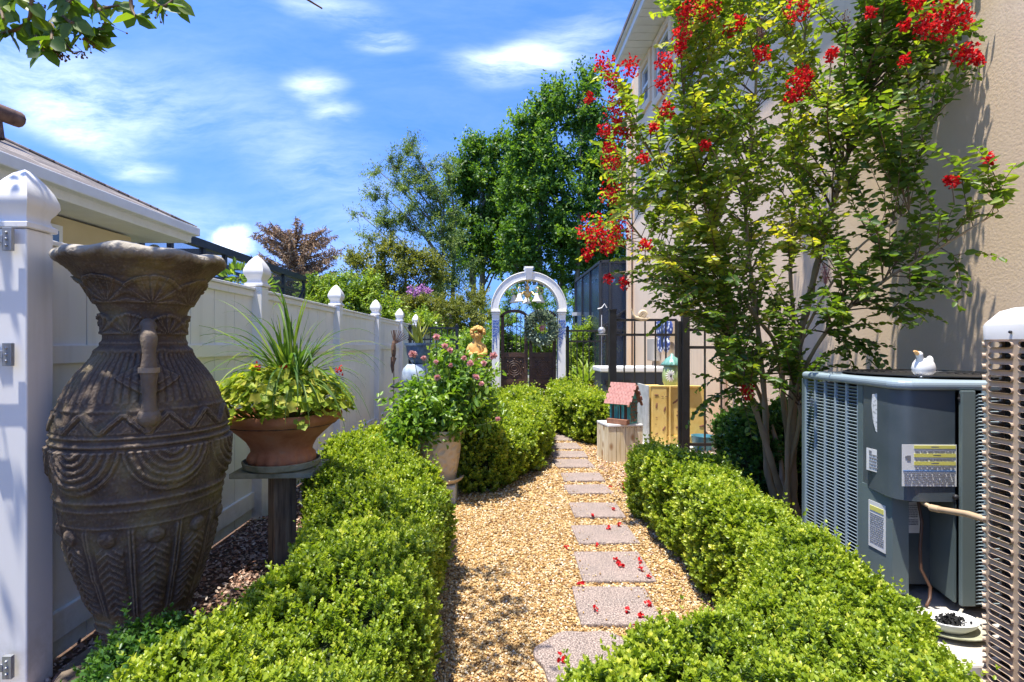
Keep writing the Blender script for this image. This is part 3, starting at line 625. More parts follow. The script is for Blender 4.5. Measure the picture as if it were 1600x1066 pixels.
    vs = []; fs = []; idx = {}
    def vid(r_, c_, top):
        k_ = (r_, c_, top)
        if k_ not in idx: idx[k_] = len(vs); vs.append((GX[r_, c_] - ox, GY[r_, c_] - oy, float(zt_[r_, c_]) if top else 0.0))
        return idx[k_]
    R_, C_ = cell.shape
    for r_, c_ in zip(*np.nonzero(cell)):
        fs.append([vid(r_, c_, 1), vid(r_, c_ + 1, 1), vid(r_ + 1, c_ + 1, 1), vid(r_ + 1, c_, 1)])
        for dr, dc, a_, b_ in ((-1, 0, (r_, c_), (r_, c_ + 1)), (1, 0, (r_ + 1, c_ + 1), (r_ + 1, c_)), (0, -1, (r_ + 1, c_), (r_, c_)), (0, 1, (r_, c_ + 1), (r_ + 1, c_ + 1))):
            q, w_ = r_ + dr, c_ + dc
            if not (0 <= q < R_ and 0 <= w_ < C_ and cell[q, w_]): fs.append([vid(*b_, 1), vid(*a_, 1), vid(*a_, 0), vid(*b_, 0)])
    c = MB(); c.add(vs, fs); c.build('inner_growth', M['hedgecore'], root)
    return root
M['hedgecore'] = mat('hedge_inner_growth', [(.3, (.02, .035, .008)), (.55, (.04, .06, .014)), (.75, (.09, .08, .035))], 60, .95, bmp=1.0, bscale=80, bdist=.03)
GH = 'clipped boxwood hedges lining the path'
hedge('boxwood_hedge', [(-1.05, 1.15), (-.34, 1.15), (-.28, 1.8), (-.29, 3.0), (-.40, 3.6), (-.68, 4.2), (-.95, 5.0), (-1.2, 5.6), (-1.42, 5.5), (-1.46, 4.4), (-1.26, 3.5), (-1.04, 2.8), (-.86, 2.25), (-.94, 1.8), (-1.05, 1.5)], .53,
      'long near boxwood hedge on the left of the path, in front of the urn', GH, M['box'], 36000, seedn=1, shoots=.13)
hedge('boxwood_hedge', [(-.36, 4.68), (.0, 4.92), (.42, 5.55), (.66, 6.4), (.76, 7.6), (.72, 9.2), (.2, 9.6), (-.6, 9.0), (-.95, 7.2), (-.98, 6.1), (-.62, 5.5), (-.32, 5.25)], .56,
      'wide clipped boxwood hedge past the rose pot on the left of the path', GH, M['box'], 15000, seedn=11)
hedge('boxwood_hedge', [(1.02, 7.75), (1.30, 7.15), (1.72, 7.3), (1.78, 8.6), (1.75, 10.0), (1.0, 10.2), (.92, 8.8)], .62,
      'small far boxwood hedge right of the path behind the birdhouse crate', GH, M['box'], 5500, seedn=21)
hedge('boxwood_hedge', [(.14, 1.05), (.15, 1.50), (.62, 1.78), (1.0, 2.0), (1.2, 2.5), (1.12, 3.2), (1.10, 4.2), (1.22, 4.75), (1.55, 4.75), (1.68, 4.1), (1.66, 3.2), (1.50, 2.5), (1.42, 2.0), (1.40, 1.5), (1.28, 1.05)], .55,
      'big sunlit boxwood hedge on the right of the path, in front of the cooling units', GH, M['box'], 38000, seedn=31, shoots=.10)
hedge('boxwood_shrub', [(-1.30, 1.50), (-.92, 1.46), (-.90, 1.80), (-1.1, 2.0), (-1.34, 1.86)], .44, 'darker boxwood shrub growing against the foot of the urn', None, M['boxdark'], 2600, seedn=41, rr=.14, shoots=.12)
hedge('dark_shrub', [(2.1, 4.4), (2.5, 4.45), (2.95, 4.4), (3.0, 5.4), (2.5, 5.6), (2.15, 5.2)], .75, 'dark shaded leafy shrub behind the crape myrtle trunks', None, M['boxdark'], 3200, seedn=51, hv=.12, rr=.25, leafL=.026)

# ------------------------------------------------------------------ the tall house on the right
house = empty('tan_house', (3.05, 5, 0), label='tall two-storey tan stucco house with white eaves along the right side', cat='house')
hx = 3.05
def hpart(b, name, m, **k): return b.build(name, m, house, (-hx, -5, 0), **k)
# wall plane x = 3.05 with three upstairs windows let into it
wins = [(10.42, 10.97, 6.3, 7.08), (9.2, 10.0, 6.05, 7.05), (7.94, 8.48, 4.98, 5.78)]
b = MB(); ys = sorted({-3, 11.8, *[q for w_ in wins for q in w_[:2]]})
for a0, a1 in zip(ys[:-1], ys[1:]):
    wn = [w_ for w_ in wins if abs(w_[0] - a0) < 1e-6]
    if wn:
        _, _, z0, z1 = wn[0]; b.box((hx + .1, (a0 + a1) / 2, z0 / 2), (.2, a1 - a0, z0)); b.box((hx + .1, (a0 + a1) / 2, (z1 + 7.3) / 2), (.2, a1 - a0, 7.3 - z1))
    else: b.box((hx + .1, (a0 + a1) / 2, 3.65), (.2, a1 - a0, 7.3))
b.box((7.0, 11.72, 3.65), (7.6, .16, 7.3))
hpart(b, 'wall', M['stucco'])
M['glass'] = mat('window_glass', [(.3, (.05, .08, .12)), (.7, (.09, .13, .18))], 1.5, .08, bmp=0, spec=.9)
for (y0, y1, z0, z1) in wins:
    yc, zc = (y0 + y1) / 2, (z0 + z1) / 2
    wd = MB()
    for dz in (z0 - zc + .03, 0, z1 - zc - .03): wd.box((0, 0, dz), (.07, y1 - y0, .06))
    for dy in (y0 - yc + .03, y1 - yc - .03): wd.box((0, dy, 0), (.066, .06, z1 - z0))
    o = wd.build('window', M['white'], house, (.04, yc - 5, zc))
    MB().box((0, 0, 0), (.02, y1 - y0 - .05, z1 - z0 - .05)).build('pane', M['glass'], o, (.02, 0, 0))
    tr = MB()
    tr.box((0, 0, z1 - zc + .07), (.05, y1 - y0 + .28, .14)).box((0, 0, z0 - zc - .07), (.06, y1 - y0 + .28, .14))
    for sy in (-1, 1): tr.box((0, sy * ((y1 - y0) / 2 + .07), 0), (.045, .14, z1 - z0))
    tr.build('trim', M['stucco'], o, (-.055, 0, 0))
# soffit with thin vent lines, fascia and gutter, roof
b = MB()
for k in range(58): b.box((2.79, -2.9 + .24 * k + .12, 7.235), (.50, .225, .02))
b.box((2.80, 4.0, 7.252), (.50, 14.0, .012))
hpart(b, 'soffit', M['white'])
hpart(MB().box((2.53, 4.0, 7.36), (.025, 14.0, .24)).box((2.49, 4.0, 7.42), (.06, 14.1, .10)), 'fascia', M['white'], bevel=.004)
M['shingle'] = None
def shingle():
    m, t, p, o = newmat('grey_brown_shingle'); v = coords(t)
    br = N(t, 'ShaderNodeTexBrick'); br.inputs['Scale'].default_value = 1.0; br.inputs['Brick Width'].default_value = .3; br.inputs['Row Height'].default_value = .13; br.inputs['Mortar Size'].default_value = .006; br.inputs['Mortar Smooth'].default_value = .4
    br.inputs['Color1'].default_value = (.12, .105, .095, 1); br.inputs['Color2'].default_value = (.27, .24, .215, 1); br.inputs['Mortar'].default_value = (.07, .055, .05, 1)
    mp_ = N(t, 'ShaderNodeMapping'); mp_.inputs['Rotation'].default_value = (0, 0, R(90)); L(t, v, mp_.inputs[0]); L(t, mp_.outputs[0], br.inputs['Vector'])
    n = N(t, 'ShaderNodeTexNoise', i_Scale=30.0, i_Detail=4.0); L(t, v, n.inputs['Vector']); g = N(t, 'ShaderNodeMix', data_type='RGBA', blend_type='MULTIPLY'); g.inputs[0].default_value = .8
    L(t, br.outputs[0], g.inputs[6]); L(t, ramp(t, n.outputs[0], [(.3, (.6, .6, .6)), (.7, (1.25, 1.2, 1.15))]), g.inputs[7]); L(t, g.outputs[2], p.inputs['Base Color'])
    p.inputs['Roughness'].default_value = .95; bump(t, p, br.outputs['Fac'], -.6, .01); return m
M['shingle'] = shingle()
b = MB(); b.add([(2.44, -3, 7.48), (2.44, 11.05, 7.48), (6.6, 11.05, 9.5), (6.6, -3, 9.5), (2.44, -3, 7.40), (2.44, 11.05, 7.40), (6.6, 11.05, 9.4), (6.6, -3, 9.4)], [(0, 1, 2, 3), (4, 7, 6, 5), (0, 4, 5, 1), (1, 5, 6, 2), (2, 6, 7, 3), (3, 7, 4, 0)]); hpart(b, 'roof', M['shingle'])
hpart(MB().box((2.96, 11.7, 3.6), (.09, .12, 7.2)).box((2.955, 11.7, 3.0), (.11, .14, .03)).box((2.955, 11.7, 5.6), (.11, .14, .03)), 'downspout', M['stucco'], bevel=.01)
ub = MB().box((2.98, 9.9, 1.30), (.14, .42, .42)); u_ = hpart(ub, 'utility_box', mat('utility_box_paint', (.42, .38, .32), 4, .6), bevel=.015)
hpart(MB().tube([(2.99, 9.85, 1.08), (2.99, 9.84, .6), (2.98, 9.84, .05)], .018, 8).tube([(2.99, 10.0, 1.08), (2.97, 10.02, .85), (2.99, 10.0, .6), (3.0, 9.95, .2)], .008, 6), 'conduit', M['black'])
hpart(MB().box((3.035, 5.24, .85), (.04, .02, 1.5)), 'cable', M['black'])

# dark screened lanai at the far corner of the house
M['screen_dark'] = mat('dark_screen_frame', [(.3, (.018, .022, .03)), (.8, (.035, .04, .05))], 4, .5, bmp=0)
def screenmat(name, c, op):
    m, t, p, o = newmat(name); p.inputs['Base Color'].default_value = rgba(c); p.inputs['Roughness'].default_value = .25; p.inputs['Specular IOR Level'].default_value = .6
    tr = N(t, 'ShaderNodeBsdfTransparent'); mx = N(t, 'ShaderNodeMixShader'); mx.inputs[0].default_value = op
    L(t, tr.outputs[0], mx.inputs[1]); L(t, p.outputs[0], mx.inputs[2]); L(t, mx.outputs[0], o.inputs[0]); return m
M['mesh'] = screenmat('insect_screen', (.025, .045, .085), .72)
M['mesh2'] = screenmat('bronze_screen', (.05, .07, .10), .28)
ln = empty('screened_porch', (2.75, 12.6, 0), label='dark blue-grey screened porch at the far corner of the tan house', cat='porch')
b = MB(); X0, X1, Y0_, Y1_, ZT = -.38, 3.3, -.65, 3.0, 2.15
for x in (X0, X0 + .22, .42, 1.4, 2.4, X1): b.box((x, Y0_, 1.65), (.05, .05, 3.3))
for z in (.05, .75, 1.72, 3.27): b.box(((X0 + X1) / 2, Y0_, z), (X1 - X0, .045, .06))
for y in (.6, 1.8, Y1_): b.box((X0, y, 1.65), (.05, .05, 3.3))
for z in (.05, 1.72, 3.27): b.box((X0, (Y0_ + Y1_) / 2, z), (.045, Y1_ - Y0_, .06))
b.bar((X0 + .02, Y0_ - .01, 1.78), (.42, Y0_ - .01, 2.35), .035); b.bar((X0, Y0_, 3.28), (X1, Y0_, 3.6), .05)
b.build('frame', M['screen_dark'], ln)
b = MB().add([(X0, Y0_ + .01, 0), (X1, Y0_ + .01, 0), (X1, Y0_ + .01, 3.5), (X0, Y0_ + .01, 3.25)], [(0, 1, 2, 3)]).add([(X0 + .01, Y0_, 0), (X0 + .01, Y1_, 0), (X0 + .01, Y1_, 3.25), (X0 + .01, Y0_, 3.25)], [(0, 1, 2, 3)])
b.add([(X0, Y0_, 3.3), (X1, Y0_, 3.6), (X1, Y1_, 3.6), (X0, Y1_, 3.3)], [(0, 1, 2, 3)]); b.build('screen', M['mesh'], ln)
MB().box(((X0 + X1) / 2, Y1_ + .1, 1.6), (X1 - X0, .1, 3.2)).build('back_wall', M['navy'], ln)

# ------------------------------------------------------------------ the neighbour's low house and bronze screen enclosure
nb = empty('neighbour_house', (-4.1, 2, 0), label='low cream house with brown shingled hip roof beyond the white fence', cat='house')
def npart(b, name, m, **k): return b.build(name, m, nb, (4.1, -2, 0), **k)
M['creamwall'] = mat('cream_stucco', [(.3, (.52, .42, .24)), (.7, (.58, .48, .29))], 2, .9, bmp=.3, bscale=80)
npart(MB().box((-6.6, 1.45, 1.3), (5.0, 8.9, 2.6)), 'wall', M['creamwall'])
npart(MB().box((-3.92, .1, 2.64), (.52, 12.4, .03)).box((-6.6, 6.08, 2.64), (4.9, .40, .028)), 'soffit', M['white'])
npart(MB().box((-3.67, .1, 2.70), (.03, 12.4, .17)).box((-3.61, .1, 2.745), (.10, 12.44, .10), taper=1).box((-6.2, 6.30, 2.70), (5.0, .03, .17)).box((-6.2, 6.35, 2.745), (5.0, .10, .10)), 'gutter', M['white'], bevel=.01)
b = MB(); ex, ey, ez = -3.62, 6.35, 2.80; rx_, ry_, rz_ = -8.6, 1.37, 2.80 + 2.49
b.add([(ex, -6, ez), (ex, ey, ez), (rx_, ry_, rz_), (rx_, -6, rz_)], [(0, 1, 2, 3)]); b.add([(ex, ey, ez), (-13.6, ey, ez), (rx_, ry_, rz_)], [(0, 1, 2)])
b.add([(ex, -6, ez - .03), (ex, ey, ez - .03), (-13.6, ey, ez - .03), (-13.6, -6, ez - .03)], [(0, 1, 2, 3)])
npart(b, 'roof', M['shingle'])
npart(MB().tube([(ex - .0, ey, ez + .01), (rx_, ry_, rz_ + .02)], .018, 8), 'hip_cap', M['shingle'])
npart(MB().tube([(-4.55, 4.8, 3.28), (-4.58, 4.8, 3.50)], .045, 12).tube([(-4.55, 4.5, 3.50), (-4.55, 5.0, 3.54)], .075, 12), 'roof_vent', M['rust'], smooth=40)
wn = npart(MB().box((-4.07, 3.6, 2.05), (.05, 2.6, .9)), 'window', M['white']); MB().box((-4.035, 3.6, 2.05), (.03, 2.46, .78)).build('pane', M['glass'], wn)
lt = npart(MB().box((-4.02, 6.15, 2.42), (.12, .12, .2)).ball((-4.0, 6.15, 2.5), .07, 8), 'lamp', M['steel'])
en = empty('screen_enclosure', (-4.5, 9, 0), label='dark bronze pool screen enclosure behind the white fence', cat='enclosure')
b = MB()
b.box((0, .4, 2.93), (.11, 5.0 + .8, .12))
for y in (-2.35, -1.75, -.95, -.30, .9, 2.1, 3.28): b.box((0, y, 1.45), (.06, .07, 2.9))
b.box((0, .4, 2.62), (.05, 5.8, .05)); b.box((0, .4, 1.0), (.05, 5.8, .06))
for y in (-2.4, -.3, 1.5, 3.28): b.box((-2.5, y, 2.93), (5.0, .06, .10))
b.box((-5, .4, 1.45), (.06, 5.8, 2.9)); b.bar((.02, 3.28, 2.72), (.02, 2.35, 1.9), .04)
b.build('frame', M['screen_dark'], en)
MB().add([(.01, -2.5, 0), (.01, 3.3, 0), (.01, 3.3, 2.93), (.01, -2.5, 2.93)], [(0, 1, 2, 3)]).add([(-5, 3.3, 0), (0, 3.3, 0), (0, 3.3, 2.93), (-5, 3.3, 2.93)], [(0, 1, 2, 3)]).add([(-5, -2.5, 2.97), (0, -2.5, 2.97), (0, 3.3, 2.97), (-5, 3.3, 2.97)], [(0, 1, 2, 3)]).build('screen', M['mesh2'], en)

# ------------------------------------------------------------------ black iron fences and open gate
def iron(root, x0, x1, y, z_top, rails, pitch=.115, along='x', z0=.06, bar_top=None):
    n = max(1, int(abs(x1 - x0) / pitch))
    for rz_ in rails:
        b = MB().box(((x0 + x1) / 2, y, rz_), (abs(x1 - x0), .034, .036)) if along == 'x' else MB().box((y, (x0 + x1) / 2, rz_), (.034, abs(x1 - x0), .036))
        b.build('rail', M['black'], root)
    for i in range(1, n):
        q = x0 + (x1 - x0) * i / n; zt = bar_top or z_top
        c = (q, y) if along == 'x' else (y, q)
        MB().box((c[0], c[1], (z0 + zt) / 2), (.019, .019, zt - z0)).build('picket', M['black'], root)
def ipost(root, x, y, h, s=.06):
    MB().box((x, y, h / 2), (s, s, h)).box((x, y, h + .008), (s + .014, s + .014, .022)).ball((x, y, h + .028), s * .32, 6).build('post', M['black'], root)
f1 = empty('iron_fence', (0, 0, 0), label='black iron fence section between the white fence and the arched gate', cat='fence')
iron(f1, -1.85, -.78, 11.0, 1.74, (1.74, 1.50, .15)); ipost(f1, -1.80, 11.0, 1.78); ipost(f1, -.82, 11.0, 1.78)
f2 = empty('iron_fence', (1.4, 11, 0), label='black iron fence section right of the arched gate', cat='fence')
iron(f2, 1.32 - 1.4, 1.78 + .55 - 1.4, 0, 1.68, (1.68, 1.46, .15)); ipost(f2, 1.50 - 1.4, 0, 1.75); ipost(f2, 1.78 + .55 - 1.4, 0, 1.75)
gt = empty('iron_gate', (1.73, 7.8, 0), label='black iron gate standing open behind the yellow cabinet, with a snail on top', cat='gate')
MB().box((0, 0, .95), (.10, .10, 1.90)).box((0, 0, 1.91), (.115, .115, .02)).build('post', M['black'], gt)
iron(gt, .02, .95, 0, 1.74, (1.76, 1.54, .14), pitch=.155); MB().box((.95, 0, .95), (.035, .035, 1.62)).build('stile', M['black'], gt)
f3 = empty('iron_fence', (2.38, 6.6, 0), label='black iron fence with a heavy square post in front of the yellow cabinet', cat='fence')
MB().box((0, 0, .95), (.085, .085, 1.9)).box((0, 0, 1.9 + .15), (.05, .05, .30)).box((-.065, .02, .86), (.035, .035, 1.66)).build('post', M['black'], f3)
iron(f3, .04, .66, 0, 1.58, (1.58, 1.36, .14), pitch=.165)
# ------------------------------------------------------------------ arch, double gate, wreath, hanging bells of glass
AX, AY = (825.5 - CX) * 11 / F, 10.95
ar = empty('garden_arch', (AX, AY, 0), label='white arched garden arbour over the dark double gate', cat='arch')
for sx in (-1, 1):
    po = MB()
    for dy in (-.11, .11): po.box((sx * .682, dy, 1.03), (.155, .05, 2.06))
    po.box((sx * .682, 0, 1.03), (.11, .18, 2.05)); po.box((sx * .682, 0, .12), (.20, .30, .24)); o = po.build('post', M['vinyl'], ar, bevel=.006)
    MB().box((sx * .682, 0, 2.075), (.20, .32, .03)).box((sx * .682, 0, 2.105), (.17, .29, .03)).box((sx * .682, 0, 2.03), (.18, .30, .02)).build('capital', M['vinyl'], ar, bevel=.005)
    mz = MB(); rr = random.Random(3 + sx)   # blue mosaic drips set on the face of the post
    for k in range(9):
        x = sx * .682 - .065 + .0163 * k; l_ = rr.uniform(.25, .62); z = 1.90
        while z > 1.90 - l_:
            h_ = rr.uniform(.02, .05); mz.box((x, -.139, z - h_ / 2), (.012, .006, h_)); z -= h_ + rr.uniform(.004, .03)
    mz.build('mosaic', mat('blue_mosaic', [(.35, (.02, .05, .35)), (.5, (.05, .12, .45)), (.65, (.3, .45, .6))], 30, .2, bmp=0), o)
NA = 40; vs = []; fs = []
for band in ((.765, .635, -.13, .13), ):
    for i in range(NA + 1):
        a = PI * i / NA
        for (r_, y_) in ((band[0], band[2]), (band[0], band[3]), (band[1], band[3]), (band[1], band[2])): vs.append((r_ * math.cos(a), y_, 2.115 + r_ * math.sin(a)))
    for i in range(NA):
        for j in range(4): fs.append([i * 4 + j, i * 4 + (j + 1) % 4, (i + 1) * 4 + (j + 1) % 4, (i + 1) * 4 + j])
b = MB().add(vs, fs + [[0, 1, 2, 3], [NA * 4 + 3, NA * 4 + 2, NA * 4 + 1, NA * 4]])
for r_ in (.775, .628):     # raised bead mouldings
    for y_ in (-.132, .132): b.tube([(r_ * math.cos(PI * i / NA), y_, 2.115 + r_ * math.sin(PI * i / NA)) for i in range(NA + 1)], .011, 6)
b.build('arch_band', M['vinyl'], ar, smooth=35)
MB().box((0, 0, 2.85), (.13, .30, .24), taper=1.2).box((0, 0, 2.985), (.19, .33, .03)).build('keystone', M['vinyl'], ar, bevel=.006)

dg = empty('double_gate', (AX, AY + .02, 0), label='dark double gate with wavy top, scrolled grilles and carved wooden lower panels', cat='gate')
for sx in (-1, 1):
    lf = MB(); xin, xout = sx * .015, sx * .575; xm = (xin + xout) / 2; hw = abs(xout - xin) / 2
    for x in (xin + sx * .035, xout - sx * .035): lf.box((x, 0, 1.0), (.07, .06, 2.0))
    top = [(xm + hw * math.cos(PI * i / 20), 0, 1.96 + .135 * math.sin(PI * i / 20) ** 1.3) for i in range(21)]
    for (a_, b__) in zip(top[:-1], top[1:]): lf.bar(a_, b__, .06, .06)
    for z in (.08, .62, 1.18): lf.box((xm, 0, z), (hw * 2, .055, .10))
    o = lf.build('leaf', M['doorwood'], dg)
    pn = MB().box((xm, .005, .35), (hw * 2 - .1, .025, .5)).box((xm, .005, .9), (hw * 2 - .1, .025, .5))
    for (zc, rr_) in ((.35, .15), (.9, .15)):
        for k in range(3): pn.tube([(xm + (rr_ - k * .045) * math.cos(2 * PI * i / 24), -.012, zc + (rr_ - k * .045) * math.sin(2 * PI * i / 24)) for i in range(24)], .011, 6, closed=True)
        for k in range(8): a_ = 2 * PI * k / 8; pn.ball((xm + .19 * math.cos(a_), -.012, zc + .19 * math.sin(a_)), .022, 6)
    pn.build('carved_panel', M['doorwood'], o)
    gr = MB()
    for k in range(4): x = xm - hw + .1 + (2 * hw - .2) * (k + .5) / 4; gr.tube([(x, 0, 1.23), (x, 0, 2.03)], .007, 6)
    for (zc, rr_) in ((1.36, .075), (1.55, .06), (1.74, .075), (1.92, .06)):
        for s2 in (-1, 1): gr.tube([(xm + s2 * (.10 + rr_ * (1 - i / 40) * math.cos(i * .42)), 0, zc + rr_ * (1 - i / 40) * math.sin(i * .42)) for i in range(26)], .006, 5)
    gr.build('grille', M['black'], o)
# wreath
W_ = W3(846, 513, 10.88); wr = empty('wreath', W_, label='round grey-green leafy wreath with a pink flower on the right gate leaf', cat='wreath')
n = 2600; a = rng.uniform(0, 2 * PI, n); rr_ = .235 + rng.normal(size=n) * .045; P = np.stack([rr_ * np.cos(a), rng.normal(size=n) * .03 - .02, rr_ * np.sin(a)], 1)
Dv = unit(np.stack([np.cos(a) * .7 - np.sin(a) * .5, rng.normal(size=n) * .6 - .5, np.sin(a) * .7 + np.cos(a) * .5], 1) + rng.normal(size=(n, 3)) * .4)
leaves('foliage', P, Dv, rdir(n), rng.uniform(.06, .12, n), .036, M['pale_leaf'], wr)
n = 26; leaves('flower', rng.normal(size=(n, 3)) * .02 + [[0, -.07, 0]], rdir(n), rdir(n), .07, .06, M['pink'], wr)
# chandelier
ch = empty('hanging_light', (AX - .02, AY, 2.42), label='brass chandelier with white glass bell shades hanging inside the arch', cat='chandelier')
MB().tube([(0, 0, .33), (0, 0, .10)], .02, 8).ball((0, 0, .02), .075, 8).ball((0, 0, .16), .05, 8).lathe([(.001, -.06), (.03, -.04), (.045, 0), (.025, .05), (.05, .08), (.02, .12), (.012, .2)], 16).lathe([(.05, .30), (.07, .33), (.001, .335)], 16).build('stem', M['brass'], ch, smooth=50)
for k in range(5):
    a = 2 * PI * k / 5 + .3; dx, dy = math.cos(a), math.sin(a)
    pts_ = [(dx * (.04 + .26 * s_), dy * (.04 + .26 * s_), .05 * math.sin(s_ * 5.4) + .04 * s_) for s_ in [i / 14 for i in range(15)]]
    tl = [(dx * (.30 + .045 * math.sin(q)), dy * (.30 + .045 * math.sin(q)), .05 + .045 - .045 * math.cos(q)) for q in [i * .5 for i in range(9)]]
    MB().tube(pts_, .016, 6).tube(tl, .012, 6).build('arm', M['brass'], ch, smooth=60)
    MB().lathe([(.022, .0), (.035, -.02), (.045, -.06), (.065, -.12), (.10, -.165), (.094, -.165), (.058, -.115), (.038, -.055), (.025, -.015)], 20, c=(dx * .30, dy * .30, .02)).build('shade', M['glass_shade'], ch, smooth=60)

# ------------------------------------------------------------------ terracotta bowl on its wooden stand
PX, PY = -1.385, 3.4
std = empty('plant_stand', (PX, PY, 0), label='weathered wooden post with a board on top carrying the terracotta bowl', cat='plant stand')
MB().box((0, 0, .29), (.14, .14, .58)).build('post', M['oldwood'], std, rz=R(38), bevel=.006)
MB().box((0, 0, .595), (.50, .40, .032)).build('board', M['algae'], std, rz=R(3), bevel=.005)
bowl = empty('terracotta_bowl', (PX, PY + .0, .611), label='wide terracotta bowl of geraniums and arching strap leaves on a wooden post', cat='planter')
MB().lathe([(.001, 0), (.21, 0), (.232, .012), (.240, .045), (.232, .05), (.222, .018), (.001, .016)], 40).build('saucer', M['algae'], bowl, smooth=40)
na = 90; pr = [(.001, .018), (.165, .018), (.188, .03), (.200, .055), (.197, .08), (.186, .105), (.190, .13), (.215, .175), (.255, .215), (.30, .255), (.335, .285), (.362, .305), (.372, .320), (.374, .345), (.366, .357), (.350, .357), (.335, .33), (.25, .27), (.001, .26)]
b = MB(); vs = []; fs = []
for r_, z in pr:
    for j in range(na):
        a = 2 * PI * j / na; wv = .012 * abs(math.sin(a * 9)) if z < .10 and r_ > .1 else (.005 * math.sin(a * 13) if z > .29 and r_ > .33 else 0)
        vs.append(((r_ + wv) * math.cos(a), (r_ + wv) * math.sin(a), z))
for i in range(len(pr) - 1):
    for j in range(na): fs.append([i * na + j, i * na + (j + 1) % na, (i + 1) * na + (j + 1) % na, (i + 1) * na + j])
b.add(vs, fs).build('bowl', M['terracotta'], bowl, smooth=50)
MB().lathe([(.001, .30), (.33, .30), (.34, .28)], 24).build('potting_soil', M['soil'], bowl)
# geranium: lobed round leaves on short stalks in a low dome, red flower heads
ger = empty('geranium', (PX, PY, .93), label='yellow-green geranium with small red flower heads spilling over the terracotta bowl', cat='flower')
def disc_leaves(name, P, Nn, rad, m, parent, k=10, scal=.14, cup=.18):
    """round, scalloped, slightly cupped leaves"""
    n = len(P); T = unit(np.cross(Nn, rdir(n))); B = np.cross(Nn, T); vs = [P - Nn * (rad * cup)[:, None]]
    for i in range(k):
        a = 2 * PI * i / k; r_ = rad * (1 + scal * (1 if i % 2 else -1)) * (.45 if i == 0 else 1)
        vs.append(P + T * (math.cos(a) * r_)[:, None] + B * (math.sin(a) * r_)[:, None] + Nn * (rad * rng.uniform(-.12, .18, n))[:, None])
    V = np.stack(vs, 1).reshape(-1, 3); base = (np.arange(n) * (k + 1))[:, None, None]
    Fq = base + np.array([[0, 1 + i, 1 + (i + 1) % k] for i in range(k)])[None]
    return npmesh(name, V, Fq.reshape(-1, 3), m, parent, False, np.repeat(rng.random(n), k + 1))
n = 1400; a = rng.uniform(0, 2 * PI, n); r_ = np.sqrt(rng.random(n)) * .45; z = .20 * np.sqrt(np.clip(1 - (r_ / .46) ** 2, 0, 1)) + rng.normal(size=n) * .03 - .07 * (r_ > .37) * rng.random(n) + .065
Pg = np.stack([r_ * np.cos(a), r_ * np.sin(a), z], 1); Ng = unit(np.stack([np.cos(a) * r_ * 1.8, np.sin(a) * r_ * 1.8, np.full(n, .8)], 1) + rng.normal(size=(n, 3)) * .35)
disc_leaves('foliage', Pg, Ng, rng.uniform(.016, .036, n), M['geranium'], ger)
st = MB()
for q in range(90): i = rng.integers(0, n); st.tube([(Pg[i][0] * .4, Pg[i][1] * .4, -.04), tuple(Pg[i] * .8 + np.array([0, 0, .0])), tuple(Pg[i])], [.004, .003, .002], 4)
st.build('stalks', M['bush_lime'], ger)
for (px, py) in ((401, 577), (447, 577), (530, 579), (404, 585)):
    q = W3(px, py, PY - .12) - ger.location; n = 26
    o = leaves('flower_head', rng.normal(size=(n, 3)) * .013, rdir(n), rdir(n), .017, .014, M['red'], ger); o.location = q
def blades(name, root, base, n, len0, wid, mtl, spread, z_up=1.2, droop=1.0, seg=14, seedv=0, maxa=1.0, tfold=.25):
    rg = np.random.default_rng(seedv); VV = []; FF = []; RR = []; cnt = 0
    for _ in range(n):
        az = rg.uniform(0, 2 * PI); tilt = rg.random() ** .7 * maxa; Ln = len0 * rg.uniform(.6, 1.1); g = droop * rg.uniform(.6, 1.4)
        d = np.array([math.cos(az) * math.sin(tilt), math.sin(az) * math.sin(tilt), math.cos(tilt)]); p = np.array(base) + rg.normal(size=3) * spread * [1, 1, .2]; side = np.array([-math.sin(az), math.cos(az), 0.0]); rv = rg.random(); wv = wid * rg.uniform(.7, 1.2)
        for i in range(seg + 1):
            f_ = i / seg; w_ = wv * (1 - f_ ** 2.2) * (.55 + .45 * min(1, f_ * 4)); up = np.cross(side, d); up = up / np.linalg.norm(up)
            if up[2] < 0: up = -up
            VV += [p - side * w_ / 2 + up * w_ * tfold, p, p + side * w_ / 2 + up * w_ * tfold]; RR += [rv] * 3
            p = p + d * Ln / seg; d = d + np.array([rg.normal() * .02, rg.normal() * .02, -g * (.25 + f_ * 1.3) / seg]); d = d / np.linalg.norm(d)
        for i in range(seg):
            b_ = cnt + i * 3; FF += [[b_, b_ + 3, b_ + 4, b_ + 1], [b_ + 1, b_ + 4, b_ + 5, b_ + 2]]
        cnt += (seg + 1) * 3
    return npmesh(name, np.array(VV), np.array(FF), mtl, root, True, np.array(RR))
pt = empty('ponytail_palm', (PX + .05, PY + .02, .96), label='fountain of long green strap leaves rising from the terracotta bowl', cat='plant')
blades('leaf_fountain', pt, (0, 0, .16), 95, .82, .019, M['blade'], .03, droop=2.6, seedv=3, maxa=1.25)
blades('upright_leaves', pt, (.01, 0, .14), 34, .50, .030, M['blade'], .03, droop=.9, seedv=5, maxa=.6)
MB().tube([(0, 0, -.05), (0, 0, .12)], [.035, .025], 8).build('stem', M['twig'], pt)

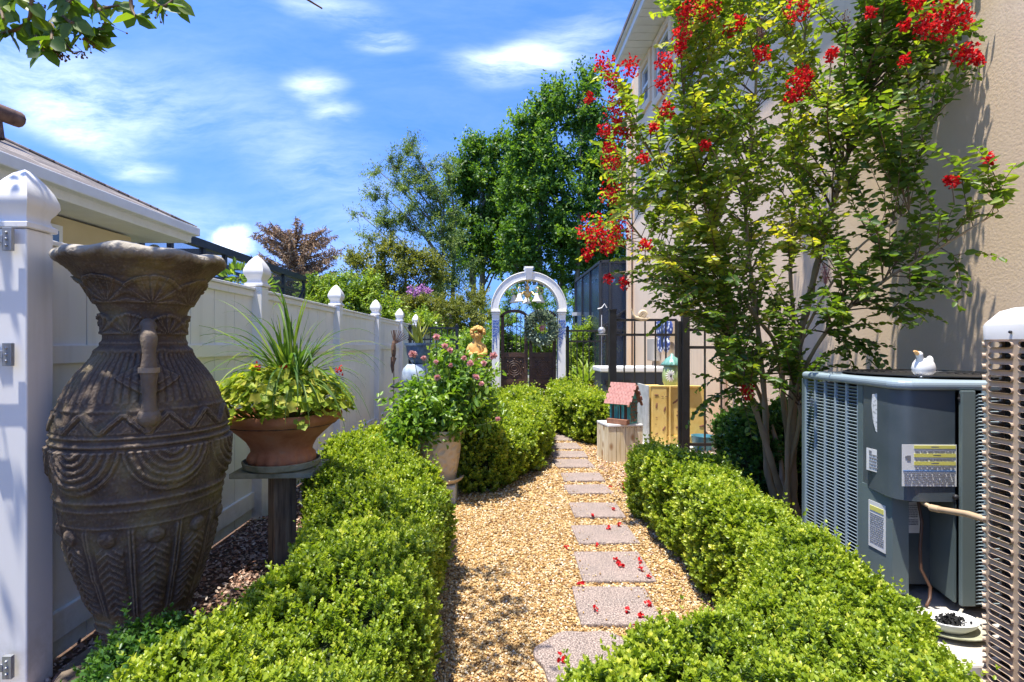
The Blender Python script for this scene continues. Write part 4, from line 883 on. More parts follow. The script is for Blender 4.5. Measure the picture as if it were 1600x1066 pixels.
# ------------------------------------------------------------------ rose pot
RX, RY = (688 - CX) * 4.75 / F, 4.75
rp = empty('rose_pot', (RX, RY, .06), label='tall cream relief pot and saucer with a leafy rose bush, left of the path', cat='planter')
M['pad'] = mat('pale_step_block', [(.3, (.4, .42, .36)), (.7, (.55, .56, .5))], 8, .9)
MB().box((-.03, .0, .02), (.36, .34, .16)).build('base_block', M['pad'], rp, bevel=.01)
MB().lathe([(.001, .10), (.16, .10), (.20, .125), (.215, .15), (.205, .155), (.15, .12), (.001, .118)], 32).build('saucer', M['cream'], rp, smooth=40)
vs = []; fs = []; nz = 90; na = 160
for i in range(nz):
    f_ = i / (nz - 1); z = .12 + f_ * .46; r0 = .135 + .055 * math.sin(f_ * 1.9) + (.022 if f_ > .93 else 0)
    for j in range(na):
        a = 2 * PI * j / na; u_ = (a * 6 / PI + math.sin(f_ * 14) * .25) % 1; v_ = (f_ * 6.5 + (.5 if int(a * 6 / PI) % 2 else 0)) % 1
        lf = max(0, 1 - ((u_ - .5) / .32) ** 2 - ((v_ - .5) / .42) ** 2) * (.010 if .15 < f_ < .85 else 0)
        vs.append(((r0 - lf) * math.cos(a), (r0 - lf) * math.sin(a), z))
for i in range(nz - 1):
    for j in range(na): fs.append([i * na + j, i * na + (j + 1) % na, (i + 1) * na + (j + 1) % na, (i + 1) * na + j])
MB().add(vs, fs).build('pot', M['cream'], rp, smooth=60)
MB().lathe([(.001, .55), (.18, .55)], 24).build('potting_soil', M['soil'], rp)
def bush(name, loc, lobes, nleaf, L0, W0, m, label, cat, group=None, stems=10, rndm=.4, hexa=True, own=None):
    """leafy shrub: leaves gathered on twigs through several lobes (x,y,z,rx,ry,rz) local to loc"""
    root = own or empty(name, loc, label=label, cat=cat, group=group)
    lob = np.array(lobes, float); wgt = (lob[:, 3] * lob[:, 4] + lob[:, 3] * lob[:, 5]) ; wgt /= wgt.sum(); per = 9
    nt_ = nleaf // per; i = rng.choice(len(lob), nt_, p=wgt); d = rdir(nt_); rr = rng.random(nt_) ** .33 * rng.uniform(.75, 1.1, nt_); C = lob[i, :3] + d * lob[i, 3:] * rr[:, None]
    ax = unit(d * .8 + np.array([[0, 0, .4]]) + rng.normal(size=d.shape) * .4); S = unit(np.cross(ax, rdir(nt_))); ps, ds, rn = [], [], []
    own_ = np.clip(rng.normal(rndm, .2, nt_), 0, 1)
    for q in range(per):
        s_ = S * (1 if q % 2 else -1) + np.cross(ax, S) * rng.normal(size=(nt_, 1)) * .5
        ps.append(C + ax * (L0 * .55 * (q - per / 2))); ds.append(unit(ax * .5 + s_ * .9 + rng.normal(size=d.shape) * .25)); rn.append(np.clip(own_ + rng.normal(size=nt_) * .12, 0, 1))
    P = np.concatenate(ps); D_ = np.concatenate(ds); n = len(P)
    leaves('foliage', P, D_, unit(np.array([[0, 0, 1.0]]) + rng.normal(size=(n, 3)) * .5), L0 * rng.uniform(.7, 1.25, n), W0 * rng.uniform(.8, 1.2, n), m, root, hexa=hexa, rnd=np.concatenate(rn), droop=.2)
    b = MB()
    for k in range(stems):
        i = rng.choice(len(lob), p=wgt); e = lob[i, :3] + rdir(1)[0] * lob[i, 3:] * .6; mid = e * .5 + np.array([rng.normal() * .04, rng.normal() * .04, .0]); b.tube([(rng.normal() * .03, rng.normal() * .03, min(0, lob[:, 2].min() - lob[:, 5].max())), tuple(mid), tuple(e)], [.012, .008, .003], 6)
    if stems: b.build('stems', M['twig'], root)
    return root
def lob(px, py, rx, ry, Y, o, dy=1.0):
    p = W3(px, py, Y) - Vector(o); return (p.x, p.y, p.z, rx * Y / F, rx * Y / F * dy, ry * Y / F)
rb_o = (RX, RY, .61)
rose = bush('rose_bush', rb_o, [lob(690, 630, 68, 30, 4.8, rb_o), lob(635, 640, 34, 30, 4.75, rb_o), lob(745, 645, 34, 28, 4.85, rb_o), lob(718, 598, 48, 28, 4.85, rb_o), lob(636, 684, 32, 18, 4.55, rb_o), lob(672, 668, 22, 12, 4.55, rb_o), lob(712, 668, 16, 12, 4.6, rb_o), lob(640, 668, 26, 14, 4.6, rb_o), lob(740, 590, 30, 22, 4.85, rb_o), lob(700, 560, 28, 18, 4.85, rb_o)],
            5600, .062, .036, M['rose_leaf'], 'leafy rose bush with pale pink blooms in the cream pot', 'shrub', stems=16)
for (px, py, r_) in ((645, 554, .036), (662, 560, .022), (682, 527, .028), (695, 541, .026), (703, 548, .026), (683, 590, .026), (681, 566, .020), (735, 568, .028), (771, 556, .032), (745, 590, .024), (752, 600, .022), (725, 560, .022), (704, 571, .02), (742, 588, .02), (778, 655, .02), (756, 568, .024)):
    q = W3(px, py, 4.6) - Vector(rb_o); MB().tube([(q.x * .35, q.y * .35, .05), (q.x * .75, q.y * .7, q.z * .6), tuple(q)], [.005, .004, .0025], 5).build('rose_stem', M['blade_stem'], rose)
    n = 46; d = rdir(n, .25)
    o = leaves('bloom', d * r_ * .35 * rng.random((n, 1)), d, rdir(n), r_ * 1.0, r_ * .95, M['pink'], rose, fold=.35); o.location = q

# ------------------------------------------------------------------ cherub bust, blue planters, rusty bird
SX, SY = (745 - CX) * 7.6 / F, 7.6
cb = empty('cherub_statue', (SX, SY, 1.0), label='ochre stone bust of a curly-haired child hugging its arms, above the rose bush', cat='statue')
def skinned(name, joints, edges, radii, m, parent, sub=2, root_i=0):
    me = bpy.data.meshes.new(name); me.from_pydata(joints, edges, []); me.update(); o = link(name, me, m, parent)
    sk = o.modifiers.new('skin', 'SKIN'); sk.use_smooth_shade = True
    for v_, r_ in zip(me.skin_vertices[0].data if len(me.skin_vertices) else [], radii): v_.radius = (r_, r_)
    return o, sk
def skin_mesh(name, joints, edges, radii, m, parent, sub=2):
    me = bpy.data.meshes.new(name); me.from_pydata(joints, edges, []); me.update()
    o = bpy.data.objects.new(name, me); col.objects.link(o); me.materials.append(m); o.parent = parent
    o.modifiers.new('skin', 'SKIN').use_smooth_shade = True
    ds = me.skin_vertices[0].data
    for i, r_ in enumerate(radii): ds[i].radius = (r_, r_) if not hasattr(r_, '__len__') else r_
    ds[0].use_root = True
    s_ = o.modifiers.new('sub', 'SUBSURF'); s_.levels = sub; s_.render_levels = sub
    return o
J = [(0, 0, .12), (0, 0, .25), (0, 0, .37), (0, -.01, .44), (.01, -.02, .50), (.02, -.03, .58), (-.10, 0, .36), (-.13, -.04, .27), (-.06, -.12, .25), (.04, -.13, .28), (.10, 0, .36), (.13, -.05, .27), (.06, -.13, .24), (-.04, -.14, .25), (0, 0, -.05)]
E = [(0, 1), (1, 2), (2, 3), (3, 4), (4, 5), (2, 6), (6, 7), (7, 8), (8, 9), (2, 10), (10, 11), (11, 12), (12, 13), (0, 14)]
skin_mesh('body', J, E, [.10, .105, .10, .05, .075, .07, .045, .04, .032, .026, .045, .04, .032, .026, .09], M['gold'], cb)
hb = MB()
for i in range(70):
    d = rdir(1, .35)[0]
    if d[1] < -.45 and d[2] < .45: continue
    hb.ball((.015 + d[0] * .092, -.015 + d[1] * .085, .565 + d[2] * .085), rng.uniform(.018, .03), 5)
hb.build('hair', M['gold'], cb, smooth=60)
MB().ball((.012, -.108, .525), .014, 6).ball((-.022, -.098, .545), .010, 5).ball((.046, -.098, .545), .010, 5).box((.012, -.098, .497), (.034, .012, .008)).build('face', M['gold'], cb, smooth=60)
MB().box((0, 0, -.50), (.34, .34, 1.0), taper=.9).box((0, 0, .01), (.38, .38, .05)).build('pedestal', M['concrete'], cb, bevel=.01)

TX, TY = (640 - CX) * 8.6 / F, 8.6
tb = empty('garden_table', (TX, TY, 0), label='small dark round table holding the blue ceramic planters by the white fence', cat='table')
MB().lathe([(.001, .70), (.30, .70), (.32, .715), (.32, .735), (.001, .74)], 36).build('tabletop', M['navy'], tb, smooth=30)
MB().lathe([(.20, 0), (.18, .03), (.04, .06), (.03, .35), (.05, .68), (.001, .70)], 16).build('base', M['navy'], tb, smooth=30)
p1 = empty('ceramic_pot', (TX + .1, TY - .05, .74), label='lower rounded pale blue ceramic pot on the dark round table', cat='pot')
MB().lathe([(.001, 0), (.19, 0), (.21, .02), (.22, .10), (.215, .20), (.19, .27), (.14, .32), (.13, .335), (.001, .335)], 36).build('body', M['ltblue'], p1, smooth=50)
p2 = empty('ceramic_pot', (TX + .15, TY - .02, 1.075), label='upper dark blue square-rimmed ceramic pot with an aloe-like plant', cat='pot')
MB().lathe([(.001, 0), (.08, 0), (.12, .03), (.17, .10), (.195, .18), (.205, .30), (.225, .305), (.228, .345), (.205, .345), (.19, .31), (.001, .30)], 36).build('body', M['bluegrey'], p2, smooth=50)
al = empty('agave', (TX + .15, TY - .02, 1.38), label='upright yellow-green agave with broad stiff leaves in the upper blue pot', cat='plant')
blades('leaf_rosette', al, (0, 0, 0), 15, .48, .085, M['aloe'], .03, droop=-.25, seedv=11, maxa=.85, seg=10)
bd = empty('rusty_bird', (XF + .16, (1.76) * F / (CX - 615) + .0, 0), label='rusty brown metal bird with spread tail on a stake beside the white fence', cat='ornament')
bz = 1.4 - (545 - CY) * bd.location.y / F
b = MB().ball((0, 0, bz - .02), .07, 8, (.6, .8, 2.4)).tube([(-.0, 0, bz - .15), (-.02, -.02, bz - .30), (-.01, -.05, bz - .42)], [.05, .03, .008], 8)
for k in range(9):
    a = -.25 + k * .17; b.bar((.02, 0, bz + .08), (.02 + .26 * math.sin(a), .02 * (k % 2), bz + .10 + .22 * math.cos(a)), .034, .008)
b.build('body', M['rust'], bd); MB().tube([(0, .02, 0), (0, .02, bz - .05)], .008, 6).build('stake', M['rust'], bd)

# ------------------------------------------------------------------ crate and birdhouse
def whitewash():
    m, t, p, o = newmat('whitewashed_pine'); v = coords(t)
    mp_ = N(t, 'ShaderNodeMapping'); mp_.inputs['Scale'].default_value = (9, 9, .8); L(t, v, mp_.inputs[0])
    n = N(t, 'ShaderNodeTexNoise', i_Scale=3.0, i_Detail=6.0); L(t, mp_.outputs[0], n.inputs['Vector']); c = ramp(t, n.outputs[0], [(.3, (.50, .38, .20)), (.5, (.68, .58, .38)), (.7, (.75, .68, .50))])
    mq = N(t, 'ShaderNodeMapping'); mq.inputs['Scale'].default_value = (8.0, 8.0, 4.6); L(t, v, mq.inputs[0])
    k = N(t, 'ShaderNodeTexVoronoi', i_Scale=1.0); L(t, mq.outputs[0], k.inputs['Vector'])
    f_ = ramp(t, k.outputs['Distance'], [(.16, (1, 1, 1)), (.30, (0, 0, 0))]); g = N(t, 'ShaderNodeMix', data_type='RGBA'); L(t, f_, g.inputs[0]); L(t, c, g.inputs[6]); g.inputs[7].default_value = (.34, .20, .09, 1)
    L(t, g.outputs[2], p.inputs['Base Color']); p.inputs['Roughness'].default_value = .8; bump(t, p, n.outputs[0], .2, .004); return m
M['pine'] = whitewash()
cr = empty('wooden_crate', (1.50, 6.38, 0), R(9), label='whitewashed knotty pine crate standing at the path edge under the birdhouse', cat='crate')
for s2 in (-1, 1):
    for k in range(4): MB().box((-.165 + .11 * k, s2 * .175, .215), (.105, .018, .43)).build('board', M['pine'], cr, bevel=.002)
    for k in range(3): MB().box((s2 * .205, -.12 + .12 * k, .215), (.018, .114, .43)).build('board', M['pine'], cr, bevel=.002)
MB().box((0, 0, .44), (.435, .385, .022)).build('top', M['white'], cr, bevel=.003)
b = MB()
for k in range(8): b.ball((-.19 + .054 * k, -.185, .415), .005, 5)
b.build('nails', M['rust'], cr)
bh = empty('birdhouse', (1.545, 6.36, .452), R(-40), label='turquoise birdhouse with faded pink shingled roof on the whitewashed crate', cat='birdhouse')
# local +x = gable face (right), local -y = arched side face; ridge along x
b = MB().add([(-.13, -.10, 0), (.13, -.10, 0), (.13, .10, 0), (-.13, .10, 0), (-.13, -.10, .27), (.13, -.10, .27), (.13, .10, .27), (-.13, .10, .27), (-.13, 0, .43), (.13, 0, .43)],
             [(0, 3, 2, 1), (0, 1, 5, 4), (2, 3, 7, 6), (1, 2, 6, 9, 5), (3, 0, 4, 8, 7), (4, 5, 9, 8), (6, 7, 8, 9)])
b.build('body', M['teal'], bh)
for s2 in (-1, 1):
    b = MB(); rs = 7
    for k in range(rs):
        f0 = k / rs; f1 = (k + 1.15) / rs; y0_, z0_ = s2 * (.19) * (1 - 0), 0
        ya, za = s2 * .175 * (1 - f0), .225 + .235 * f0; yb, zb = s2 * .175 * (1 - min(f1, 1)), .225 + .235 * min(f1, 1)
        for q in range(8): xx = -.165 + .0412 * (q + .5 * (k % 2)); b.bar((xx + .015, ya, za + .012), (xx + .015, yb, zb + .022), .039, .006) if xx < .15 else None
    b.build('roof', mat('pink_shingles', [(.3, (.30, .13, .11)), (.55, (.44, .21, .18)), (.8, (.36, .26, .23))], 30, .85, bmp=.4), bh)
for zc in (0,):
    b = MB()
    for xx in (-.075, .0, .075):
        b.box((xx, -.103, .12), (.045, .008, .15)); b.ball((xx, -.101, .195), .0225, 8, (1, .25, 1))
    b.build('openings', M['doorwood'], bh)
b = MB()
for q in range(5): b.box((-.112 + .056 * q - 0, -.108, .135), (.012, .012, .25))
b.box((0, -.108, .235), (.25, .012, .02)); b.build('trim', M['teal'], bh)
MB().box((0, -.14, .03), (.26, .09, .055)).ball((.13, -.0, .0), .001, 4).build('porch', M['brownwood'], bh, bevel=.012)
vn = MB()
for k in range(5):
    y_ = -.07 + .035 * k; vn.tube([(.136, y_ + .012 * math.sin(i * 1.3 + k), .02 + i * .035) for i in range(9 - abs(k - 2) * 1)], .0035, 5)
    for i in range(7): vn.ball((.138, y_ + .02 * math.sin(i * 2.1 + k), .04 + .04 * i), .010, 5, (.5, 1, 1))
vn.build('vine', M['brownwood'], bh)
b = MB()
for s2 in (-1, 1): b.bar((.150, s2 * .18, .215), (.150, 0, .455), .024, .02)
for i in range(10): f_ = i / 9; b.ball((.152, .18 * (1 - f_), .215 + .24 * f_), .018, 5)
b.build('barge_board', M['brownwood'], bh)

# ------------------------------------------------------------------ yellow cabinet and things behind the fence
yc = empty('yellow_cabinet', (2.45, 7.25, 0), label='yellow painted wooden cabinet with brown leaf decorations behind the heavy black post', cat='cabinet')
M['yellow'] = mat('yellow_paint', [(.3, (.66, .44, .11)), (.55, (.72, .52, .17)), (.75, (.6, .38, .10))], 7, .6, bmp=.1, bscale=20)
M['greyface'] = mat('weathered_grey_panel', [(.3, (.36, .37, .35)), (.6, (.55, .56, .53)), (.8, (.3, .3, .29))], 6, .8)
MB().box((.10, 0, .43), (.52, .36, .78)).box((-.26, -.02, .43), (.20, .40, .80)).build('body', M['yellow'], yc, bevel=.008)
MB().box((-.40, .06, .44), (.018, .52, .80)).build('side_panel', M['greyface'], yc)
MB().box((-.04, -.20, .835), (.66, .05, .02)).box((-.12, -.215, .46), (.02, .03, .74)).box((.10, -.19, .16), (.50, .02, .015)).build('moulding', M['yellow'], yc, bevel=.003)
MB().box((0, -.05, .02), (1.0, .6, .05)).build('plinth', M['white'], yc, bevel=.004)
dc = MB()
for (x, z, r_, a) in ((-.30, .72, .024, 0), (-.22, .70, .012, 0), (-.17, .70, .012, 0), (-.30, .58, .03, 1.4), (-.19, .53, .03, 1.3), (-.30, .42, .012, 0), (-.20, .27, .03, 1.0), (-.30, .2, .018, .5), (-.31, .33, .01, 0), (.02, .66, .045, .5), (-.04, .62, .03, .6), (.03, .5, .035, .2), (.02, .44, .035, -.1), (.02, .28, .04, 0), (.04, .21, .03, .2), (.33, .55, .03, .3), (.33, .30, .035, .2), (.36, .45, .02, 0)):
    yy = -.224 if x < -.14 else -.184
    dc.ball((0, 0, 0), r_, 6, M=Matrix.Translation((x, yy, z)) @ Matrix.Rotation(-a, 4, 'Y') @ Matrix.Diagonal((1.3, .12, .42, 1)))
dc.build('leaf_decoration', M['brownwood'], yc)
jr = empty('lidded_jar', (2.42, 7.22, .835), label='green ceramic jar with daisy and frilled teal lid on the yellow cabinet', cat='jar')
MB().lathe([(.001, 0), (.10, 0), (.125, .05), (.13, .14), (.115, .24), (.095, .29), (.001, .29)], 28).build('body', mat('green_glaze', [(.3, (.24, .36, .14)), (.6, (.42, .52, .25)), (.8, (.35, .3, .12))], 6, .3, bmp=.05), jr, smooth=50)
vs = []; fs = []
for i, (r_, z) in enumerate([(.135, .275), (.14, .29), (.11, .33), (.08, .37), (.03, .40), (.02, .43), (.001, .44)]):
    for j in range(48): a = 2 * PI * j / 48; q = 1 + (.09 * math.sin(a * 14) if i < 2 else 0); vs.append((r_ * q * math.cos(a), r_ * q * math.sin(a), z))
for i in range(6):
    for j in range(48): fs.append([i * 48 + j, i * 48 + (j + 1) % 48, (i + 1) * 48 + (j + 1) % 48, (i + 1) * 48 + j])
MB().add(vs, fs).build('lid', mat('teal_glaze', [(.3, (.08, .24, .2)), (.7, (.2, .4, .34))], 8, .3, bmp=.05), jr, smooth=50)
b = MB()
for k in range(14): a = 2 * PI * k / 14; b.ball((0, 0, 0), .036, 5, M=Matrix.Translation((-.055 + .042 * math.cos(a), -.122, .135 + .048 * math.sin(a))) @ Matrix.Rotation(-a, 4, 'Y') @ Matrix.Diagonal((1, .12, .3, 1)))
b.build('daisy_petals', M['white'], jr); MB().ball((-.055, -.128, .135), .014, 6, (1, .5, 1)).build('daisy_centre', M['black'], jr)

sn = empty('snail_ornament', W3(1003, 500, 7.8), label='tan snail ornament riding on the top rail of the open gate', cat='ornament')
b = MB().tube([(-.145, 0, .13), (-.135, 0, .08), (-.10, 0, .03), (-.02, 0, .012), (.06, 0, .012), (.125, 0, .02)], [.020, .022, .03, .036, .03, .010], 10).tube([(-.15, -.01, .14), (-.165, -.015, .17)], .005, 5).tube([(-.14, .01, .14), (-.15, .02, .17)], .005, 5)
b.build('body', M['cream'], sn, smooth=60)
b = MB().tube([(.01 + (.055 - .05 * i / 40) * math.cos(i * .38), .0 - .002 * i / 4, .075 + (.055 - .05 * i / 40) * math.sin(i * .38)) for i in range(40)], [.030 - .02 * i / 40 for i in range(40)], 8)
b.build('shell', M['cream'], sn, smooth=60)
gz = empty('gazing_ball', (W3(940, 517, 10.4).x, 10.4, 0), label='small silver ball and white hook on a thin stake by the black fence', cat='ornament')
MB().tube([(0, 0, 0), (0, 0, 1.60)], .010, 6).build('stake', M['steel'], gz)
MB().ball((0, 0, 1.67), .075, 10).lathe([(.06, 1.60), (.11, 1.595), (.06, 1.58)], 16).build('ball', M['steel'], gz, smooth=60)
MB().tube([(0, 0, 1.75), (0, 0, 1.98)], .008, 6).tube([(-.08, 0, 2.10), (0, 0, 2.12), (.06, 0, 2.2), (.1, 0, 2.12)], .012, 6).build('hook', M['white'], gz)
bx = empty('storage_bench', (2.42, 9.5, 0), label='dark blue-grey storage box with pale lid behind the open iron gate', cat='storage box')
MB().box((0, 0, .46), (1.15, .6, .90)).build('body', M['navy'], bx, bevel=.01); MB().box((0, 0, .955), (1.22, .68, .09)).build('lid', M['white'], bx, bevel=.02)
MB().box((-.18, -.31, .7), (.24, .02, .14)).box((-.42, -.31, .72), (.16, .015, .09)).build('vent', M['black'], bx)
bf = empty('wall_ornament', (2.985, 9.3, 1.55), label='blue and white patterned butterfly ornament hung on the tan wall', cat='ornament')
def dots():
    m, t, p, o = newmat('blue_white_glaze'); v = coords(t); k = N(t, 'ShaderNodeTexVoronoi', i_Scale=13.0); L(t, v, k.inputs['Vector'])
    L(t, ramp(t, k.outputs['Distance'], [(.3, (.75, .78, .82)), (.42, (.05, .08, .25))]), p.inputs['Base Color']); p.inputs['Roughness'].default_value = .3; return m
M['dots'] = dots()
for (dy, dz, ry_, rz2) in ((-.24, .12, .26, .17), (.24, .12, .26, .17), (-.17, -.15, .18, .15), (.17, -.15, .18, .15)):
    MB().ball((0, 0, 0), 1, 10, M=Matrix.Translation((-.02, dy, dz)) @ Matrix.Diagonal((.03, ry_, rz2, 1))).build('wing', M['dots'], bf, smooth=60)
MB().ball((-.03, 0, 0), .04, 8, (1, .8, 6)).build('body', M['navy'], bf, smooth=60)
wp = empty('wooden_post', (W3(1135, 0, 6.9).x, 6.95, 0), label='weathered split wooden post standing behind the iron fence', cat='post')
MB().tube([(0, 0, 0), (.01, 0, .5), (-.01, .01, .9), (.02, 0, 1.28)], [.065, .058, .055, .045], 7).build('post', mat('bleached_wood', [(.3, (.30, .17, .11)), (.55, (.5, .36, .27)), (.75, (.6, .5, .42))], 6, .9, bmp=.6, bscale=20, sc=(3, 3, .4)), wp, smooth=40)
bw = empty('blue_bowl', (2.72, 6.9, .0), label='teal blue garden pot on the ground behind the iron fence', cat='pot')
MB().lathe([(.001, 0), (.10, 0), (.13, .10), (.15, .20), (.14, .20), (.12, .16), (.001, .15)], 24).build('body', mat('teal_pot', [(.3, (.03, .14, .2)), (.7, (.08, .25, .33))], 7, .35), bw, smooth=50)
for k, (x, y, z, r_) in enumerate(((2.78, 7.5, .12, .16), (2.95, 7.35, .10, .13), (2.86, 7.45, .33, .12), (2.80, 7.42, .50, .09))):
    bm = bmesh.new(); bmesh.ops.create_icosphere(bm, subdivisions=3, radius=r_)
    for v_ in bm.verts: v_.co *= 1 + .18 * math.sin(v_.co.x * 31 + k) * math.cos(v_.co.y * 27 + v_.co.z * 19)
    for v_ in bm.verts: v_.co.z *= .72
    me = bpy.data.meshes.new('rock'); bm.to_mesh(me); bm.free(); o = link('rock', me, mat('tan_rock', [(.3, (.20, .13, .09)), (.6, (.4, .3, .22))], 9, .9, bmp=.5), None, (x, y, z))
    tag(o, 'rounded brown garden rock, ' + ('lower left in the pile behind the fence', 'lower right in the pile behind the fence', 'second from the top of the pile behind the fence', 'topmost of the pile behind the fence')[k], 'rock', 'rocks piled behind the iron fence')
fg = empty('rabbit_figurine', (W3(913, 0, 10.7).x, 10.7, 0), label='small white rabbit figurine at the foot of the iron fence', cat='figurine')
MB().ball((0, 0, .40), .06, 8, (1, 1, 1.4)).ball((0, -.02, .52), .04, 8).ball((-.015, 0, .58), .012, 6, (1, 1, 3.2)).ball((.015, 0, .58), .012, 6, (1, 1, 3.2)).box((0, 0, .16), (.14, .14, .32)).build('body', M['white'], fg, smooth=60)
tp = empty('flower_pot', (W3(912, 0, 12.2).x, 12.2, 0), label='terracotta flower pot with broad yellow-green leaves beyond the iron fence', cat='planter')
MB().lathe([(.001, 0), (.20, 0), (.27, .38), (.30, .38), (.30, .45), (.26, .45), (.001, .40)], 24).build('pot', M['terracotta'], tp, smooth=30)
blades('leaves', tp, (0, 0, .42), 34, .75, .10, M['bush_lime'], .06, droop=1.1, seedv=21, maxa=1.2)

# ------------------------------------------------------------------ cooling units
M['acgrey'] = mat('grey_green_paint', [(.3, (.11, .15, .155)), (.7, (.14, .18, .18))], 3, .38, bmp=.04, bscale=12, spec=.5)
M['acdark'] = mat('charcoal_paint', [(.3, (.055, .075, .088)), (.55, (.075, .095, .11)), (.8, (.095, .115, .125))], 5, .35, bmp=.04, bscale=10)
M['acblue'] = mat('blue_grey_louvre', [(.3, (.25, .32, .36)), (.7, (.30, .37, .40))], 3, .4, bmp=.04)
M['paper'] = mat('label_paper', [(.3, (.70, .70, .68)), (.7, (.62, .62, .6))], 9, .6, bmp=0)
M['ink'] = mat('printed_ink', [(.3, (.16, .16, .17)), (.7, (.24, .24, .25))], 9, .6, bmp=0)
M['yel'] = mat('label_yellow', [(.3, (.60, .56, .10)), (.7, (.66, .62, .18))], 9, .6, bmp=0)
M['blu'] = mat('label_blue', [(.3, (.03, .12, .32)), (.7, (.05, .16, .4))], 9, .6, bmp=0)
M['cav'] = mat('dark_coil', [(.3, (.012, .013, .015)), (.7, (.03, .032, .035))], 30, .7, bmp=.3)
ac = empty('cooling_unit', (2.42, 2.95, 0), label='dark grey-green cooling unit with louvred side and paper labels, duck on top', cat='air conditioner')
ox, oy = 2.42, 2.95
# footprint corners: left face x=1.98 (Y 2.83..3.36); rounded front-left corner; front face Y=2.50
def acp(b, name, m, par=ac, **k): return b.build(name, m, par, (-ox, -oy, 0) if par is ac else None, **k)
acp(MB().box((2.42, 2.95, .05), (1.06, 1.02, .10)), 'slab', M['concrete'], bevel=.01)
zt, zb = 1.18, .16
fp = [(1.985, 3.36), (1.972, 2.82)] + [(1.945 + .09 * (1 - math.cos(R(a))), 2.61 - .09 * math.sin(R(a))) for a in (0, 18, 36, 54, 72, 90)] + [(2.82, 2.475), (2.86, 3.38)]
acp(MB().prism([(2.03, 2.86), (2.30, 2.78), (2.30, 2.56), (2.80, 2.54), (2.82, 3.33), (2.02, 3.33)], .12, 1.16), 'coil', M['cav'])
cap_ = [(x + (-.02 if x < 2.4 else .02), y + (-.02 if y < 2.9 else .02)) for x, y in fp]
acp(MB().prism(cap_, zt, 1.225), 'top_rim', M['acblue'], bevel=.018, seg=3)
b = MB()                                                                   # fan guard: rings and spokes on the top
for k in range(11): r_ = .05 + .034 * k; b.tube([(2.42 + r_ * math.cos(2 * PI * i / 40), 2.95 + r_ * math.sin(2 * PI * i / 40), 1.238) for i in range(40)], .004, 5, closed=True)
for k in range(8): a = 2 * PI * k / 8; b.bar((2.42, 2.95, 1.236), (2.42 + .40 * math.cos(a), 2.95 + .40 * math.sin(a), 1.236), .006)
acp(b, 'fan_guard', M['black']); acp(MB().lathe([(.001, 1.2275), (.40, 1.2275)], 32, c=(2.42, 2.95, 0)), 'fan_well', M['cav'])
b = MB()                                                                   # left louvred face: five columns of angled slats between ribs
ya, yb = 2.87, 3.355; ncol = 5; cw = (yb - ya) / ncol
for k in range(ncol + 1): b.box((1.985, ya + cw * k, (zt + zb) / 2), (.016, .014, zt - zb))
acp(b, 'louvre_ribs', M['acblue'], bevel=.002)
b = MB(); ns = 52
for k in range(ncol):
    for q in range(ns):
        z = zb + .02 + (zt - zb - .04) * q / (ns - 1)
        b.box((0, 0, 0), (.017, cw - .014, .003), M=Matrix.Translation((1.988, ya + cw * (k + .5), z)) @ Matrix.Rotation(R(38), 4, 'Y'))
acp(b, 'louvres', M['acblue']); acp(MB().box((1.985, 2.845, (zt + zb) / 2), (.022, .04, zt - zb)).box((1.985, 3.375, (zt + zb) / 2), (.022, .03, zt - zb)).box((1.988, 3.11, zb - .01), (.02, .56, .035)), 'corner_post', M['acgrey'], bevel=.003)
def curved_panel(z0, z1, i0, i1, off, extra=None):
    q = fp[i0:i1]; q = ([extra[0]] if extra else []) + q + ([extra[1]] if extra else []); n_ = len(q); vs = [(x - off, y - off, z0) for x, y in q] + [(x - off, y - off, z1) for x, y in q] + [(x + .012, y + .012, z0) for x, y in q] + [(x + .012, y + .012, z1) for x, y in q]; fs = []
    for i in range(n_ - 1): fs += [[i, i + 1, n_ + i + 1, n_ + i], [2 * n_ + i, 3 * n_ + i, 3 * n_ + i + 1, 2 * n_ + i + 1], [n_ + i, n_ + i + 1, 3 * n_ + i + 1, 3 * n_ + i], [i, 2 * n_ + i, 2 * n_ + i + 1, i + 1]]
    fs += [[0, n_, 3 * n_, 2 * n_], [n_ - 1, 3 * n_ - 1, 4 * n_ - 1, 2 * n_ - 1]]; return MB().add(vs, fs)
acp(curved_panel(.645, zt, 2, 8, .004, ((1.972, 2.815), (2.20, 2.515))), 'service_panel', M['acdark'], smooth=30)
acp(MB().box((1.968, 2.71, .41), (.010, .215, .50)).box((2.005, 2.605, .41), (.08, .010, .50)), 'side_plate', M['acgrey'])
acp(MB().box((2.14, 2.72, .41), (.22, .012, .50)), 'recess_panel', M['acdark'])
acp(MB().add([(2.245, 2.72, zb), (2.20, 2.52, zb), (2.20, 2.52, .66), (2.245, 2.72, .66), (2.255, 2.72, zb), (2.21, 2.52, zb), (2.21, 2.52, .66), (2.255, 2.72, .66)], [(0, 1, 2, 3), (4, 5, 6, 7), (0, 4, 5, 1), (3, 2, 6, 7), (1, 5, 6, 2), (0, 3, 7, 4)]), 'recess_side', M['acgrey'])
acp(MB().box((2.235, 2.49, (zt + zb) / 2), (.065, .02, zt - zb)), 'front_post', M['acgrey'], bevel=.003)
b = MB()
for q in range(62): b.box((0, 0, 0), (.50, .020, .004), M=Matrix.Translation((2.53, 2.487, .17 + .0162 * q)) @ Matrix.Rotation(R(-35), 4, 'X'))
for x in (2.31, 2.42, 2.54, 2.66, 2.79): b.box((x, 2.482, .67), (.012, .02, 1.02))
acp(b, 'front_louvres', M['acblue'])
acp(MB().ball((2.19, 2.50, .672), .013, 8).ball((2.205, 2.497, 1.14), .009, 6).tube([(2.206, 2.495, 1.165), (2.206, 2.493, 1.125)], .007, 6), 'screw', M['black'])
